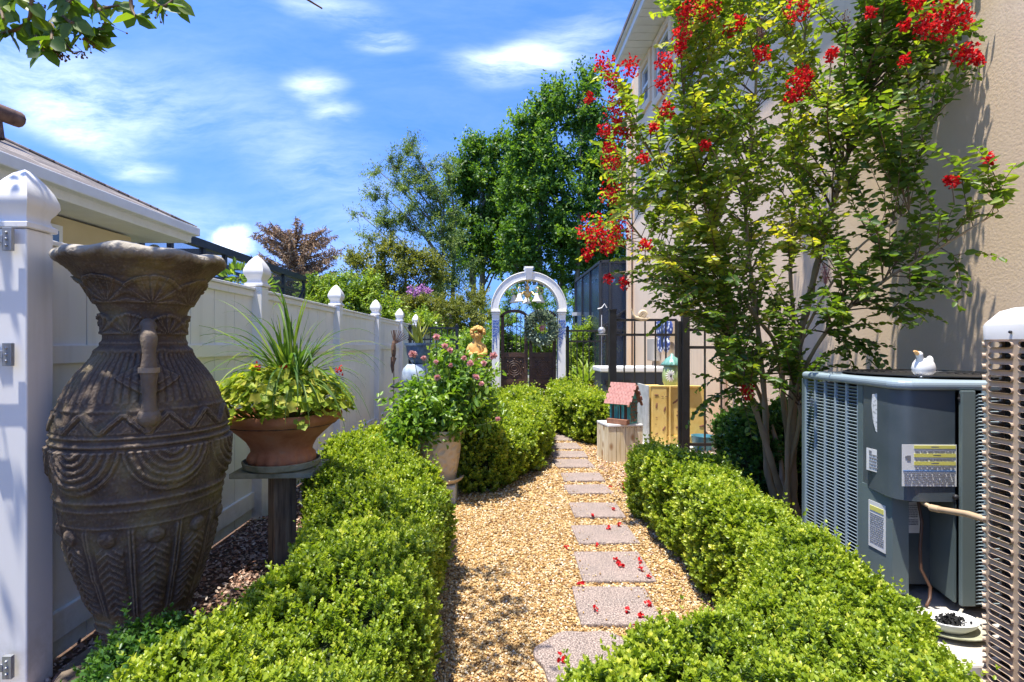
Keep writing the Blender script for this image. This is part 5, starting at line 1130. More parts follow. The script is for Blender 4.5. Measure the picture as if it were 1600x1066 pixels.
def label_sheet(loc, ang, wdt, hgt, rows, par=None):
    o = MB().box((0, 0, 0), (wdt, .002, hgt)).build('label', M['paper'], ac, Vector(loc) - Vector((ox, oy, 0)), ang)
    d = {}
    for (x, z, w_, h_, c) in rows: d.setdefault(c, MB()).box((x * wdt, -.002, z * hgt), (w_ * wdt, .002, h_ * hgt))
    for c, mb in d.items(): mb.build('printing', M[c], o)
    return o
def text_rows(x0, x1, z0, z1, n_, c='ink', rr=random.Random(5)):
    out_ = []; 
    for i in range(n_):
        z = z1 + (z0 - z1) * (i + .5) / n_; x = x0
        while x < x1 - .02:
            w_ = min(rr.uniform(.03, .12), x1 - x); out_.append((x + w_ / 2, z, w_, abs(z1 - z0) / n_ * .42, c)); x += w_ + rr.uniform(.012, .03)
    return out_
rows = [(.10, .44, .76, .075, 'yel'), (.10, .24, .76, .085, 'yel'), (.10, .05, .76, .085, 'yel'), (0, -.13, .96, .022, 'blu')] + text_rows(-.26, .46, .36, .30, 2) + text_rows(-.26, .46, .17, .11, 2) + text_rows(-.26, .46, -.02, -.10, 2) + text_rows(-.46, .46, -.17, -.45, 7)
rows += [(.10 + dx, z, .14, .03, 'ink') for dx, z in ((0, .44), (.04, .24), (.0, .05))] + [(-.38, .18, .07, .12, 'ink'), (-.43, .2, .03, .05, 'ink')]
label_sheet((2.072, 2.5105, .82), R(-1.5), .255, .20, rows)
label_sheet((1.953, 2.69, .80), R(-83), .13, .115, text_rows(-.35, .4, .3, -.4, 5) + [(-.3, .36, .12, .12, 'ink')])
label_sheet((1.960, 2.70, .465), R(-90), .12, .24, [(0, .35, .8, .1, 'yel')] + text_rows(-.4, .4, .25, -.4, 14))
label_sheet((2.12, 2.711, .505), 0, .14, .16, text_rows(-.4, .4, .42, 0, 7) + text_rows(-.1, .42, -.05, -.25, 4) + [(-.25, -.36, .36, .15, 'ink'), (-.32, -.05, .1, .1, 'ink'), (-.32, -.2, .1, .1, 'ink')])
def scuff():
    m, t, p, o = newmat('peeled_sticker'); v = coords(t); n = N(t, 'ShaderNodeTexNoise', i_Scale=60.0, i_Detail=5.0); L(t, v, n.inputs['Vector'])
    L(t, ramp(t, n.outputs[0], [(.35, (.25, .27, .27)), (.5, (.62, .64, .63)), (.7, (.7, .71, .7))]), p.inputs['Base Color']); p.inputs['Roughness'].default_value = .7; return m
pl = [(-.028, .10), (.0, .108), (.028, .10), (.032, .03), (.022, -.06), (.006, -.095), (-.008, -.085), (-.024, -.03), (-.032, .04)]
b = MB(); nn = len(pl); b.add([(x, 0, z) for x, z in pl] + [(x, .002, z) for x, z in pl], [list(range(nn)), [nn + i for i in range(nn)][::-1]] + [[i, (i + 1) % nn, nn + (i + 1) % nn, nn + i] for i in range(nn)])
b.build('peeled_sticker', scuff(), ac, Vector((1.9515, 2.69, 1.04)) - Vector((ox, oy, 0)), R(-83))
acp(MB().tube([(2.07, 2.58, .66), (2.06, 2.53, .635), (2.075, 2.49, .62)], .010, 8).tube([(2.07, 2.50, .622), (2.08, 2.46, .625)], .016, 10).tube([(2.08, 2.46, .625), (2.07, 2.30, .655), (2.03, 2.10, .675)], .014, 10), 'conduit', mat('tan_conduit', (.50, .36, .22), 8, .6), smooth=60)
acp(MB().tube([(2.10, 2.62, .66), (2.11, 2.60, .52), (2.085, 2.58, .40), (2.08, 2.57, .30), (2.11, 2.55, .22), (2.10, 2.54, .17), (2.05, 2.5, .15)], .007, 8), 'cable', mat('brown_cable', (.10, .05, .03), 8, .5), smooth=60)

dk = empty('duck_planter', W3(1443, 580, 2.72), R(10), label='small white ceramic duck planter with orange beak on the grey cooling unit', cat='ornament')
dk.location.z = 1.238; dk.scale = (.85, .85, .85)
b = MB(); vs = []; fs = []
pr = [(.001, 0), (.045, 0), (.062, .02), (.068, .045), (.060, .075), (.042, .10), (.035, .105), (.033, .095), (.001, .07)]
b.lathe(pr, 24, M=Matrix.Diagonal((1.05, .75, 1, 1))).ball((.045, 0, .085), .022, 8, (1.1, .8, 1.6))
b.build('body', M['white'], dk, smooth=60)
MB().tube([(-.035, 0, .045), (-.04, -.005, .08), (-.035, -.01, .105), (-.045, -.012, .125)], [.022, .018, .018, .017], 10).ball((-.046, -.012, .128), .020, 8).build('neck', M['white'], dk, smooth=60)
MB().tube([(-.055, -.014, .130), (-.072, -.016, .142), (-.088, -.018, .150)], [.013, .011, .006], 8).build('beak', mat('orange_beak', (.75, .42, .16), 8, .5), dk, smooth=60)
MB().box((.0, 0, -.004), (.17, .12, .008)).build('base', M['white'], dk, bevel=.003)

# near unit: tan slotted steel jacket wrapped round a dark coil, white lid
M['tan'] = mat('tan_steel', [(.3, (.42, .31, .21)), (.6, (.50, .38, .27)), (.8, (.40, .30, .21))], 4, .45, bmp=.04)
nu = empty('cooling_unit', (2.35, 1.55, 0), label='tan cooling unit with slotted steel jacket and white lid at the right edge', cat='air conditioner')
x0, x1, y0, y1, rc = 1.90, 2.78, 1.02, 2.06, .035
path = []
def arc(cx_, cy_, a0, a1, n_=5): return [(cx_ + rc * math.cos(R(a0 + (a1 - a0) * i / n_)), cy_ + rc * math.sin(R(a0 + (a1 - a0) * i / n_))) for i in range(n_ + 1)]
path = arc(x1 - rc, y1 - rc, 0, 90) + arc(x0 + rc, y1 - rc, 90, 180) + arc(x0 + rc, y0 + rc, 180, 270) + arc(x1 - rc, y0 + rc, 270, 360)
pp = np.array(path); pc = np.vstack([pp, pp[:1]]); dl = np.r_[0, np.cumsum(np.hypot(*np.diff(pc, axis=0).T))]; per = dl[-1]
def on_path(s_, off=0):
    s_ = s_ % per; x = np.interp(s_, dl, pc[:, 0]); y = np.interp(s_, dl, pc[:, 1]); e = .004
    tx = np.interp((s_ + e) % per, dl, pc[:, 0]) - np.interp((s_ - e) % per, dl, pc[:, 0]); ty = np.interp((s_ + e) % per, dl, pc[:, 1]) - np.interp((s_ - e) % per, dl, pc[:, 1]); l_ = math.hypot(tx, ty) + 1e-9
    return x + ty / l_ * off, y - tx / l_ * off
ncx = int(per / .112); cwid = per / ncx; rh = .0425; nr = 32; zb_ = .06; vs = []; fs = []
for c_ in range(ncx):
    for r_ in range(nr):
        sc_ = (c_ + .5) * cwid; zc_ = zb_ + (r_ + .5) * rh; base = len(vs); outer = []; inner_ = []
        k_ = 6; hl = cwid * .40 - .011
        ring = [(hl + .011 * math.cos(R(-90 + 180 * i / k_)), .011 * math.sin(R(-90 + 180 * i / k_))) for i in range(k_ + 1)] + [(-hl + .011 * math.cos(R(90 + 180 * i / k_)), .011 * math.sin(R(90 + 180 * i / k_))) for i in range(k_ + 1)]
        for (a_, b_) in ring:
            inner_.append((sc_ + a_, zc_ + b_)); m_ = max(abs(a_) / (cwid / 2), abs(b_) / (rh / 2)); outer.append((sc_ + a_ / m_, zc_ + b_ / m_))
        # make sure cell corners are included
        n_ = len(ring)
        ci = [0, k_, k_ + 1, 2 * k_ + 1]; sg = [(1, -1), (1, 1), (-1, 1), (-1, -1)]
        for i_, (sx_, sz_) in zip(ci, sg): outer[i_] = (sc_ + sx_ * cwid / 2, zc_ + sz_ * rh / 2)
        for i_ in range(n_):
            if i_ in ci: continue
            a_, b_ = ring[i_]; sx_ = 1 if i_ < k_ + 1 else -1; outer[i_] = (sc_ + sx_ * cwid / 2, zc_ + b_ / .011 * rh / 2 * .98)
        for (s_, z_) in outer: x, y = on_path(s_); vs.append((x, y, z_))
        for (s_, z_) in inner_: x, y = on_path(s_); vs.append((x, y, z_))
        for (s_, z_) in inner_: x, y = on_path(s_, .010); vs.append((x, y, z_))
        for i_ in range(n_): j_ = (i_ + 1) % n_; fs += [[base + i_, base + j_, base + n_ + j_, base + n_ + i_], [base + n_ + i_, base + n_ + j_, base + 2 * n_ + j_, base + 2 * n_ + i_]]
me_b = MB(); me_b.v = [Vector(p) for p in vs]; me_b.f = fs
def nup(b, name, m, **k): return b.build(name, m, nu, (-2.35, -1.55, 0), **k)
nup(me_b, 'slotted_jacket', M['tan'])
zt = zb_ + nr * rh
nup(MB().prism([(x0 + .05, y0 + .05), (x1 - .05, y0 + .05), (x1 - .05, y1 - .05), (x0 + .05, y1 - .05)], .05, zt), 'coil', M['cav'])
fin = MB()
for k in range(46): fin.box((x0 + .047, (y0 + y1) / 2, .08 + .029 * k), (.010, y1 - y0 - .12, .006))
nup(fin, 'fins', M['acdark'])
nup(MB().prism([(x0 + .01, y0 + .01), (x1 - .01, y0 + .01), (x1 - .01, y1 - .01), (x0 + .01, y1 - .01)], 0, .06), 'base_pan', M['tan'], bevel=.01)
def rr_poly(g, r_=.06): return [(x0 + (x - x0) * 1, y) for x, y in path] if g == 0 else [(((x - 2.34) * (1 + g)) + 2.34, ((y - 1.54) * (1 + g)) + 1.54) for x, y in path]
lid = MB(); rings = [(0.008, zt - .002), (.010, zt + .05), (.0, zt + .062), (-.06, zt + .105), (-.12, zt + .118), (-.5, zt + .125)]; vs = []; fs = []; n_ = len(path)
for g, z in rings: vs += [(x, y, z) for x, y in (rr_poly(g) if g else path)]
for i in range(len(rings) - 1):
    for j in range(n_): fs.append([i * n_ + j, i * n_ + (j + 1) % n_, (i + 1) * n_ + (j + 1) % n_, (i + 1) * n_ + j])
fs.append([(len(rings) - 1) * n_ + j for j in range(n_)]); fs.append([j for j in range(n_)][::-1])
nup(lid.add(vs, fs), 'lid', M['white'], smooth=35)
nup(MB().ball((x0 + .03, y1 - .004, zt + .02), .006, 6).ball((x0 - .009, 1.93, zt + .025), .006, 6), 'screw', M['black'])

ds = empty('dish', (2.36, 2.27, .10), label='pale oval dish of black soil resting on a plate below the grey unit', cat='dish')
ds.location = (2.0, 2.31, .135); ds.scale = (.72, .72, .85)
MB().lathe([(.001, .0), (.12, .0), (.20, .025), (.205, .032), (.13, .012), (.001, .01)], 36, M=Matrix.Diagonal((1, .8, 1, 1))).build('plate', M['algae'], ds, smooth=50)
MB().lathe([(.001, .014), (.09, .014), (.14, .045), (.155, .07), (.148, .072), (.12, .05), (.001, .045)], 36, M=Matrix.Diagonal((1, .7, 1, 1))).build('bowl', M['white'], ds, smooth=50)
n = 300; P = np.stack([rng.normal(size=n) * .035, rng.normal(size=n) * .02, rng.uniform(.045, .075, n)], 1); leaves('soil', P, rdir(n), rdir(n, 1), .02, .015, mat('black_soil', (.012, .012, .012), 5, .9), ds)
tag(MB().box((2.06, 2.235, .065), (.52, .32, .13)).build('concrete_block', M['concrete'], None, bevel=.01), 'low pale concrete block on the ground under the soil dish', 'block')

# ------------------------------------------------------------------ crape myrtle with red flowers, right of the path
def interp_curve(pts, k=10):
    """Catmull-Rom through pts"""
    P = [Vector(p) for p in pts]; P = [P[0] * 2 - P[1]] + P + [P[-1] * 2 - P[-2]]; o = []
    for i in range(1, len(P) - 2):
        for j in range(k):
            t = j / k; a, b, c, d = P[i - 1:i + 3]
            o.append(.5 * ((2 * b) + (c - a) * t + (2 * a - 5 * b + 4 * c - d) * t * t + (3 * b - a - 3 * c + d) * t ** 3))
    o.append(P[-2]); return o
mo = W3(1222, 811, 4.15); mo.z = 0
cm_ = empty('crape_myrtle', mo, label='multi-stemmed crape myrtle with red flower clusters beside the tan house wall', cat='tree')
stems_px = [  # (px, py, Y) along each stem from the ground up
    ([(1232, 811, 4.15), (1205, 720, 4.1), (1180, 640, 4.1), (1150, 560, 4.1), (1120, 400, 4.0), (1075, 200, 3.9), (1060, 20, 3.8)], .026),
    ([(1225, 811, 4.15), (1200, 740, 4.2), (1196, 640, 4.25), (1185, 520, 4.3), (1165, 330, 4.4), (1180, 150, 4.5), (1190, -60, 4.5)], .030),
    ([(1222, 811, 4.12), (1235, 720, 4.1), (1222, 600, 4.1), (1240, 520, 4.1), (1235, 400, 4.1), (1250, 200, 4.1), (1262, -40, 4.0)], .026),
    ([(1240, 811, 4.05), (1238, 700, 4.0), (1242, 560, 3.95), (1262, 480, 3.9), (1280, 400, 3.85), (1325, 240, 3.75), (1380, 60, 3.6), (1410, -60, 3.5)], .036),
    ([(1222, 811, 4.1), (1234, 730, 3.95), (1250, 655, 3.85), (1245, 600, 3.9), (1258, 520, 3.75), (1330, 400, 3.5), (1420, 330, 3.3)], .020),
    ([(1222, 811, 4.2), (1216, 700, 4.4), (1160, 560, 4.5), (1090, 460, 4.5), (1010, 380, 4.5), (955, 310, 4.4)], .022),
    ([(1240, 811, 4.2), (1226, 640, 4.3), (1212, 540, 4.3), (1170, 480, 4.2), (1080, 330, 4.0), (985, 190, 3.9), (955, 110, 3.9)], .022),
    ([(1230, 811, 4.0), (1236, 640, 3.85), (1290, 520, 3.6), (1380, 440, 3.4), (1480, 380, 3.15), (1560, 330, 2.95)], .018)]
tr = MB(); anchors = []
for pts_, r0 in stems_px:
    c = interp_curve([W3(*p) - mo for p in pts_], 8); c[0].z = max(-.05, min(c[0].z, 0)); n_ = len(c)
    tr = MB(); tr.tube([tuple(p) for p in c], [r0 * (1 - .78 * i / n_) * (1 + .12 * math.sin(i * 1.7)) + (.012 if i < 2 else 0) for i in range(n_)], 9); tr.build('trunk', M['myrtlebark'], cm_, smooth=60)
    for i, p in enumerate(c):
        if i / n_ > .38: anchors.append((np.array(p), r0 * (1 - .78 * i / n_)))
A_ = np.array([a[0] for a in anchors])
def inside(px, py):
    lf = np.interp(py, [-120, 0, 100, 200, 300, 370, 430, 480, 520, 600], [1050, 1040, 935, 950, 940, 915, 940, 1030, 1095, 1125])
    rt = np.interp(py, [-120, 0, 60, 120, 200, 270, 330, 420, 500, 560, 600], [1520, 1540, 1540, 1480, 1420, 1420, 1440, 1470, 1430, 1350, 1290])
    return (px > lf) & (px < rt)
tips = []
while len(tips) < 610:
    px = random.uniform(900, 1560); py = random.uniform(-120, 590)
    if not inside(px, py): continue
    if px < 1052 and py < 165 and not (935 < px < 985 and py > 95 and random.random() < .5): continue
    if px > 1240 and random.random() < .50 + .25 * (py > 400): continue
    if px < 1010 and random.random() < .45: continue
    Y = random.uniform(3.35, 4.9) if px < 1290 else random.uniform(3.0, 3.75)
    Y = min(Y, 2.93 * F / max(px - CX, 1))
    tips.append((px, py, Y))
tips += [(1580, 292, 2.78), (1565, 300, 2.85), (1520, 330, 3.0), (1545, 262, 2.9), (1500, 240, 3.0), (1490, 455, 3.1), (1500, 410, 3.1), (1480, 500, 3.1), (1440, 440, 3.2), (1455, 480, 3.2), (1530, 310, 3.0), (1400, 540, 3.3), (1340, 590, 3.5), (1300, 600, 3.6), (1510, 100, 3.0), (1490, 60, 3.1), (1130, 620, 3.9), (1170, 640, 3.9), (1085, 640, 4.1)]
LP, LD, LN_, LL, LR = [], [], [], [], []; tw = MB()
for (px, py, Y) in tips:
    tip = np.array(W3(px, py, Y) - mo)
    dd_ = np.linalg.norm(A_ - (tip - [0, 0, .38]), axis=1) + .0 * dd_ if False else np.linalg.norm(A_ - (tip - np.array([0, 0, .34])), axis=1)
    i = int(np.argmin(dd_ + np.random.RandomState(int(px * 7 + py)).rand(len(dd_)) * .12)); a = A_[i]
    v_ = tip - a; l_ = np.linalg.norm(v_)
    if l_ > 1.25: a = a + v_ * (1 - 1.25 / l_); 
    v_ = tip - a; l_ = np.linalg.norm(v_); mid = a + v_ * .5 + np.array([random.gauss(0, .04), random.gauss(0, .04), .07 * l_]) ; endp = tip + np.array([0, 0, -.05 * l_])
    cv_ = [a * (1 - t) ** 2 + 2 * mid * t * (1 - t) + endp * t * t for t in np.linspace(0, 1, 9)]
    tw.tube([tuple(p) for p in cv_], [max(.002, min(.008, anchors[i][1] * .5)) * (1 - .75 * k / 8) for k in range(9)], 5)
    subs = [(cv_, .30)]
    for _ in range(random.choice((1, 2, 2, 3))):
        t0 = random.uniform(.3, .85); b0 = np.array(cv_[int(t0 * 8)]); dr = v_ / l_ + rdir(1)[0] * .8; dr /= np.linalg.norm(dr); sl = random.uniform(.15, .34)
        e_ = b0 + dr * sl + np.array([0, 0, random.uniform(-.05, .04)])
        if e_[0] + mo.x > 2.98: e_[0] = 2.98 - mo.x
        sub_ = [b0 * (1 - t) + e_ * t + np.array([0, 0, .03 * math.sin(PI * t)]) for t in np.linspace(0, 1, 6)]; tw.tube([tuple(p) for p in sub_], [.003, .0028, .0024, .002, .0017, .0012], 4); subs.append((sub_, .1))
    own = np.clip(random.gauss(.42 + (.16 if px < 1300 and py < 420 else -.16), .13), 0, 1)  # backlight painted into leaf colour: lighter upper left, darker low and right
    for cu, t_in in subs:
        cu = np.array(cu); L_ = np.linalg.norm(np.diff(cu, axis=0), axis=1).sum(); k_ = max(4, int(L_ * (1 - t_in) / .0195))
        for q in range(k_):
            t = t_in + (1 - t_in) * (q + .5) / k_; f_ = t * (len(cu) - 1); i0 = min(int(f_), len(cu) - 2); p = cu[i0] + (cu[i0 + 1] - cu[i0]) * (f_ - i0); ax = cu[i0 + 1] - cu[i0]; ax = ax / (np.linalg.norm(ax) + 1e-9)
            side = np.cross(ax, [0, 0, 1.0]); side /= (np.linalg.norm(side) + 1e-9); sgn = 1 if q % 2 else -1
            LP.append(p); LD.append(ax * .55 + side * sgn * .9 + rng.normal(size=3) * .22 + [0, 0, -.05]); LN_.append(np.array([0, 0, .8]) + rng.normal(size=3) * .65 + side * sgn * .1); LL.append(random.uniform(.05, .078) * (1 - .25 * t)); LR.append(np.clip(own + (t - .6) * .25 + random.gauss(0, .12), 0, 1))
tw.build('twigs', M['twig'], cm_)
LP = np.array(LP); LP[:, 0] = np.minimum(LP[:, 0], 3.0 - mo.x); LL = np.array(LL)
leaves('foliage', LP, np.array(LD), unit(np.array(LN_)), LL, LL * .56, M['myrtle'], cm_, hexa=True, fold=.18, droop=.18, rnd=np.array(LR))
FL = [(945, 100, 17), (985, 106, 15), (958, 128, 14), (963, 175, 22), (972, 208, 17), (945, 205, 10), (955, 250, 16), (950, 232, 9), (955, 300, 17), (925, 358, 22), (962, 362, 24), (918, 398, 9), (948, 385, 14), (930, 375, 14), (922, 153, 7), (1040, 98, 15), (1036, 128, 13), (1040, 173, 12), (1075, 18, 17), (1108, 8, 22), (1066, 55, 15), (1062, 78, 10),
      (1248, 14, 20), (1250, 130, 20), (1242, 150, 14), (1256, 118, 14), (1155, 35, 10), (1140, 48, 9), (1430, 4, 14), (1485, 12, 22), (1500, 30, 18), (1448, 42, 18), (1475, 45, 14), (1508, 84, 17), (1528, 95, 9), (1412, 95, 8), (1190, 84, 12), (1022, 200, 7), (1103, 225, 8), (975, 442, 9), (1168, 612, 11), (1545, 250, 8), (1300, 85, 9), (1008, 382, 9), (950, 436, 8), (1005, 248, 8), (1415, 40, 8), (1360, 20, 8), (1485, 283, 9)]
for (px, py, r_) in FL:
    Y = 3.45 if px < 1300 else 3.0
    if px < 1000: Y = 3.75
    if px > 1540: Y = 2.85
    if px == 1168: Y = 3.8
    fp_ = np.array(W3(px, py, Y) - mo); jn = int(np.argmin(np.linalg.norm(LP - fp_ + [0, 0, .08], axis=1)))
    MB().tube([tuple(LP[jn]), tuple((LP[jn] + fp_) / 2 + [0, 0, .02]), tuple(fp_)], [.003, .0025, .002], 5).build('flower_stalk', M['twig'], cm_)
    n = int(12 + r_ * 5.5); r3 = r_ * 1.08 * Y / F; d = rdir(n) * rng.random((n, 1)) ** .45 * np.array([[1, 1, 1.15]])
    o = leaves('flower_cluster', d * r3, rdir(n, .2), rdir(n), .021 * rng.uniform(.6, 1.2, n), .019, M['red'], cm_, fold=.4, droop=.3); o.location = W3(px, py, Y) - mo
for (px, py) in ((1190, 40), (1320, 35), (1290, 425)):                       # green seed heads
    n = 46; d = rdir(n) * rng.random((n, 1)) ** .4 * .075 * np.array([[.6, .6, 1.3]]); b = MB()
    for q in d: b.tube([(0, 0, -.09), tuple(q)], [.0012, .0008], 3); b.ball(tuple(q), .0042, 4)
    b.build('seed_head', M['brownwood'] if py < 400 else M['pink'], cm_, W3(px, py, 3.6) - mo)

# ------------------------------------------------------------------ tree overhead, top left: trunk behind the fence corner, one limb reaching into view
oo = Vector((-2.7, .35, 0)); ov = empty('overhanging_tree', oo, label='tree whose dark leafy branch hangs into the top left corner of the sky', cat='tree')
MB().tube([(0, 0, 0), (.03, .05, 1.2), (.0, .1, 2.4), (.15, .25, 3.1)], [.09, .075, .06, .04], 10).build('trunk', M['bark'], ov, smooth=60)
def OW(px, py, Y=1.6): return np.array(W3(px, py, Y) - oo)
br = MB(); tipsL = []
cw = rng.uniform(size=(105, 3)) * [[1.75, 1.6, .9]] + [[.35, 1.0, 3.05]]; CP, CD = [], []
for q in cw:
    if random.random() < .35: continue
    n_ = 26; CP.append(q + rng.normal(size=(n_, 3)) * .09); CD.append(rdir(n_, -.2))
for q in cw[::6]: br.tube([(.15, .25, 3.0), tuple((q + [.15, .25, 3.2]) / 2), tuple(q)], [.03, .016, .004], 6)
CP = np.concatenate(CP); CD = np.concatenate(CD); CP[:, 2] = np.maximum(CP[:, 2], 3.02)
kk = H + (CY + 45) * (CP[:, 1] + oo.y) / F < CP[:, 2] - .08; CP = CP[kk]; CD = CD[kk]
leaves('crown', CP, CD, rdir(len(CP), 1), .06, .036, M['myrtle'], ov)
limb = interp_curve([(.1, .2, 2.9), tuple(OW(-160, -160, 1.5)), tuple(OW(40, -90, 1.6)), tuple(OW(200, -60, 1.65))], 8); br.tube(limb, [.03 - .0011 * i for i in range(len(limb))], 8)
sets = [[(48, -70), (48, 18), (38, 40)], [(48, 15), (66, 37), (90, 55), (110, 78)], [(38, 40), (20, 48), (2, 52)], [(80, -60), (95, 18), (112, 36), (140, 62)], [(112, 36), (135, 46), (160, 46)], [(150, -60), (148, 10), (165, 12), (190, 8)], [(200, -55), (205, 8), (212, 26)], [(235, -50), (240, 0), (255, 10), (270, 0)], [(0, -80), (0, 0), (5, 30)], [(46, 40), (60, 62), (68, 80)], [(120, -60), (112, 0), (100, -2)], [(30, -50), (24, -8), (28, 2)], [(66, 37), (82, 40), (80, 62)]]
OP, OD = [], []
for st_ in sets:
    c = interp_curve([OW(px, py, 1.58 + .05 * math.sin(px)) for px, py in st_], 5); br.tube([tuple(p) for p in c], [.006 * (1 - .7 * i / len(c)) + .001 for i in range(len(c))], 6)
    for i in range(4, len(c), 1):
        if c[i].z + 0 > OW(0, -45)[2]: continue
        for s2 in (-1, 1):
            if random.random() < .62: OP.append(np.array(c[i])); ax = np.array(c[i] - c[i - 1]); ax /= np.linalg.norm(ax) + 1e-9; OD.append(ax * .5 + np.array([s2 * .7, random.gauss(0, .3), random.gauss(-.35, .4)]))
br.build('branch', M['twig'], ov, smooth=60)
n = len(OP); leaves('foliage', np.array(OP), np.array(OD), unit(np.array([[.1, -.9, .45]]) + rng.normal(size=(n, 3)) * .5), rng.uniform(.045, .072, n), rng.uniform(.030, .042, n), M['myrtle'], ov, fold=.12, droop=.15, rnd=rng.uniform(.0, .6, n))
b = MB()
for (px, py) in ((85, 85), (100, 92), (128, 86), (92, 80), (55, 40), (140, 66), (245, 18), (60, 12), (170, 46)):
    c0 = OW(px, py, 1.6)
    for _ in range(14): q = c0 + rng.normal(size=3) * [.014, .01, .010]; b.ball(tuple(q), .0032, 4); b.tube([tuple(c0 + [0, 0, .012]), tuple(q)], .0008, 3)
b.build('seed_capsules', M['twig'], ov)

# ------------------------------------------------------------------ background trees
def tree(name, lobes, Y, nleaf, L0, W0, m, label, trunks=((0, 0),), base_px=None, th=.16, cat='tree', group=None, per=16, airy=0, sub=.9, clumpn=7, tex=.5):
    """lobes: (px, py, rx, ry) of the crown in the photo, at distance Y; trunk and limbs reach into each lobe"""
    bx_ = base_px if base_px is not None else sum(l[0] for l in lobes) / len(lobes); o = Vector(((bx_ - CX) * Y / F, Y, 0)); root = empty(name, o, label=label, cat=cat, group=group); k = Y / F
    zmin = min(H - (l[1] + l[3] - CY) * k for l in lobes)
    tb_ = MB(); C = []; 
    for (tx, ty) in trunks:
        tb_.tube([(tx * k * .6, ty, -.1), (tx * k * .8 + .05, ty, max(zmin, .6)), (tx * k + .1, ty + .1, zmin + (H - (min(l[1] for l in lobes) - CY) * k - zmin) * .72)], [th, th * .8, th * .2], 8)
    P, D_, NN, LLn, RR = [], [], [], [], []
    wsum = sum(l[2] * l[3] for l in lobes)
    for (px, py, rx, ry) in lobes:
        c = np.array(W3(px, py, Y) - o); rad = np.array([rx * k, rx * k * .8, ry * k]); tx, ty = min(trunks, key=lambda t_: abs(t_[0] * k - c[0]))
        zs = max(zmin * .6, c[2] - rad[2] - abs(c[0] - tx * k) * .7 - .5); s_ = (tx * k, ty, max(.4, zs)); nl = int(nleaf * rx * ry / wsum)
        tb_.tube([s_, tuple((np.array(s_) + c) / 2 + [0, 0, .15]), tuple(c)], [th * .45, th * .28, th * .12], 6)
        ncl = max(6, int(nl / (per * 11))); dcl = rdir(ncl) * (rng.random((ncl, 1)) ** .4); cc = c + dcl * rad * .92
        for q in range(min(ncl, 22)): tb_.tube([tuple(c), tuple((c + cc[q]) / 2 + rng.normal(size=3) * .08), tuple(cc[q])], [th * .12, th * .07, th * .03], 4)
        cs_ = rng.uniform(.16, .34, ncl) * (rad.min() ** .6) * sub; ntw = nl // per; i = rng.integers(0, ncl, ntw); d = rdir(ntw); tc_ = cc[i] + d * (cs_[i] * rng.random(ntw) ** .35)[:, None] * [1, 1, .75]
        ax = unit(d * .7 + [[0, 0, .35]] + rng.normal(size=d.shape) * .5 + dcl[i] * .5); sd_ = unit(np.cross(ax, rdir(ntw))); own = np.clip(.42 + .22 * rng.normal(size=ntw) + .10 * rng.normal(size=ncl)[i], 0, 1)
        for q in range(per):
            t = q / per; P.append(tc_ + ax * (L0 * .42 * (q - per / 3))[..., None] if False else tc_ + ax * (L0 * .38 * (q - per / 3))); D_.append(unit(ax * .6 + sd_ * (1 if q % 2 else -1) + rng.normal(size=d.shape) * .45)); RR.append(np.clip(own + rng.normal(size=ntw) * .13, 0, 1))
    P = np.concatenate(P); D_ = np.concatenate(D_); RR = np.concatenate(RR); n = len(P)
    leaves('foliage', P, D_, unit(rng.normal(size=(n, 3)) * .7 + [[0, -.2, .9]]), L0 * rng.uniform(.65, 1.3, n), W0 * rng.uniform(.7, 1.2, n), m, root, hexa=False, fold=.15, rnd=RR)
    tb_.build('trunk', M['bark'], root, smooth=60); return root
tree('shade_tree', [(a_, b_ + 10, c_, d_) for a_, b_, c_, d_ in [(862, 168, 32, 46), (830, 190, 32, 40), (915, 165, 30, 52), (935, 215, 40, 60), (815, 215, 22, 30), (860, 250, 60, 50), (920, 290, 50, 55), (845, 320, 50, 45), (885, 355, 55, 45), (820, 372, 42, 36), (940, 380, 40, 45), (800, 280, 26, 30), (868, 410, 40, 26), (805, 405, 36, 28), (920, 430, 30, 30), (870, 130, 14, 22), (918, 118, 14, 20), (975, 300, 36, 60), (965, 420, 30, 45)]],
     24, 62000, .17, .11, M['tree_green'], 'tallest dense green tree standing behind the arched gate', trunks=((-45, 0), (0, .8), (22, -.4), (62, .4)), base_px=880, th=.17)
tree('shade_tree', [(735, 245, 24, 30), (765, 235, 24, 32), (790, 255, 22, 30), (750, 300, 40, 38), (790, 320, 36, 38), (720, 290, 22, 30), (760, 365, 46, 36), (735, 400, 34, 32), (785, 405, 38, 30), (715, 350, 20, 26), (806, 262, 24, 40), (815, 320, 28, 40), (728, 262, 18, 30), (800, 370, 30, 34)],
     27, 36000, .18, .12, M['tree_green'], 'darker green tree between the tallest tree and the airy tree', trunks=((0, 0), (-18, .5)), base_px=752, th=.17)
tree('airy_tree', [(640, 232, 18, 20), (660, 262, 28, 24), (612, 258, 26, 14), (590, 266, 16, 10), (630, 290, 34, 18), (600, 305, 22, 16), (675, 300, 30, 24), (700, 275, 16, 26), (690, 330, 40, 24), (640, 335, 42, 20), (600, 350, 28, 18), (562, 335, 14, 8), (575, 372, 22, 10), (655, 360, 36, 16), (700, 370, 34, 28), (710, 420, 34, 36), (690, 455, 28, 30)],
     22, 24000, .13, .045, M['tree_grey'], 'airy grey-green tree with thin arching branches left of the dark tree', trunks=((10, 0), (28, .5)), base_px=680, th=.11, sub=1.0)
tree('olive_tree', [(560, 405, 28, 22), (600, 395, 34, 22), (640, 400, 34, 24), (580, 435, 36, 24), (630, 440, 42, 30), (670, 430, 28, 30), (600, 470, 36, 22), (655, 480, 40, 24)],
     18, 17000, .11, .055, M['tree_olive'], 'low olive-leaved tree with bare grey twigs behind the white fence', trunks=((0, 0), (-14, .3), (16, .3)), base_px=612, th=.07)
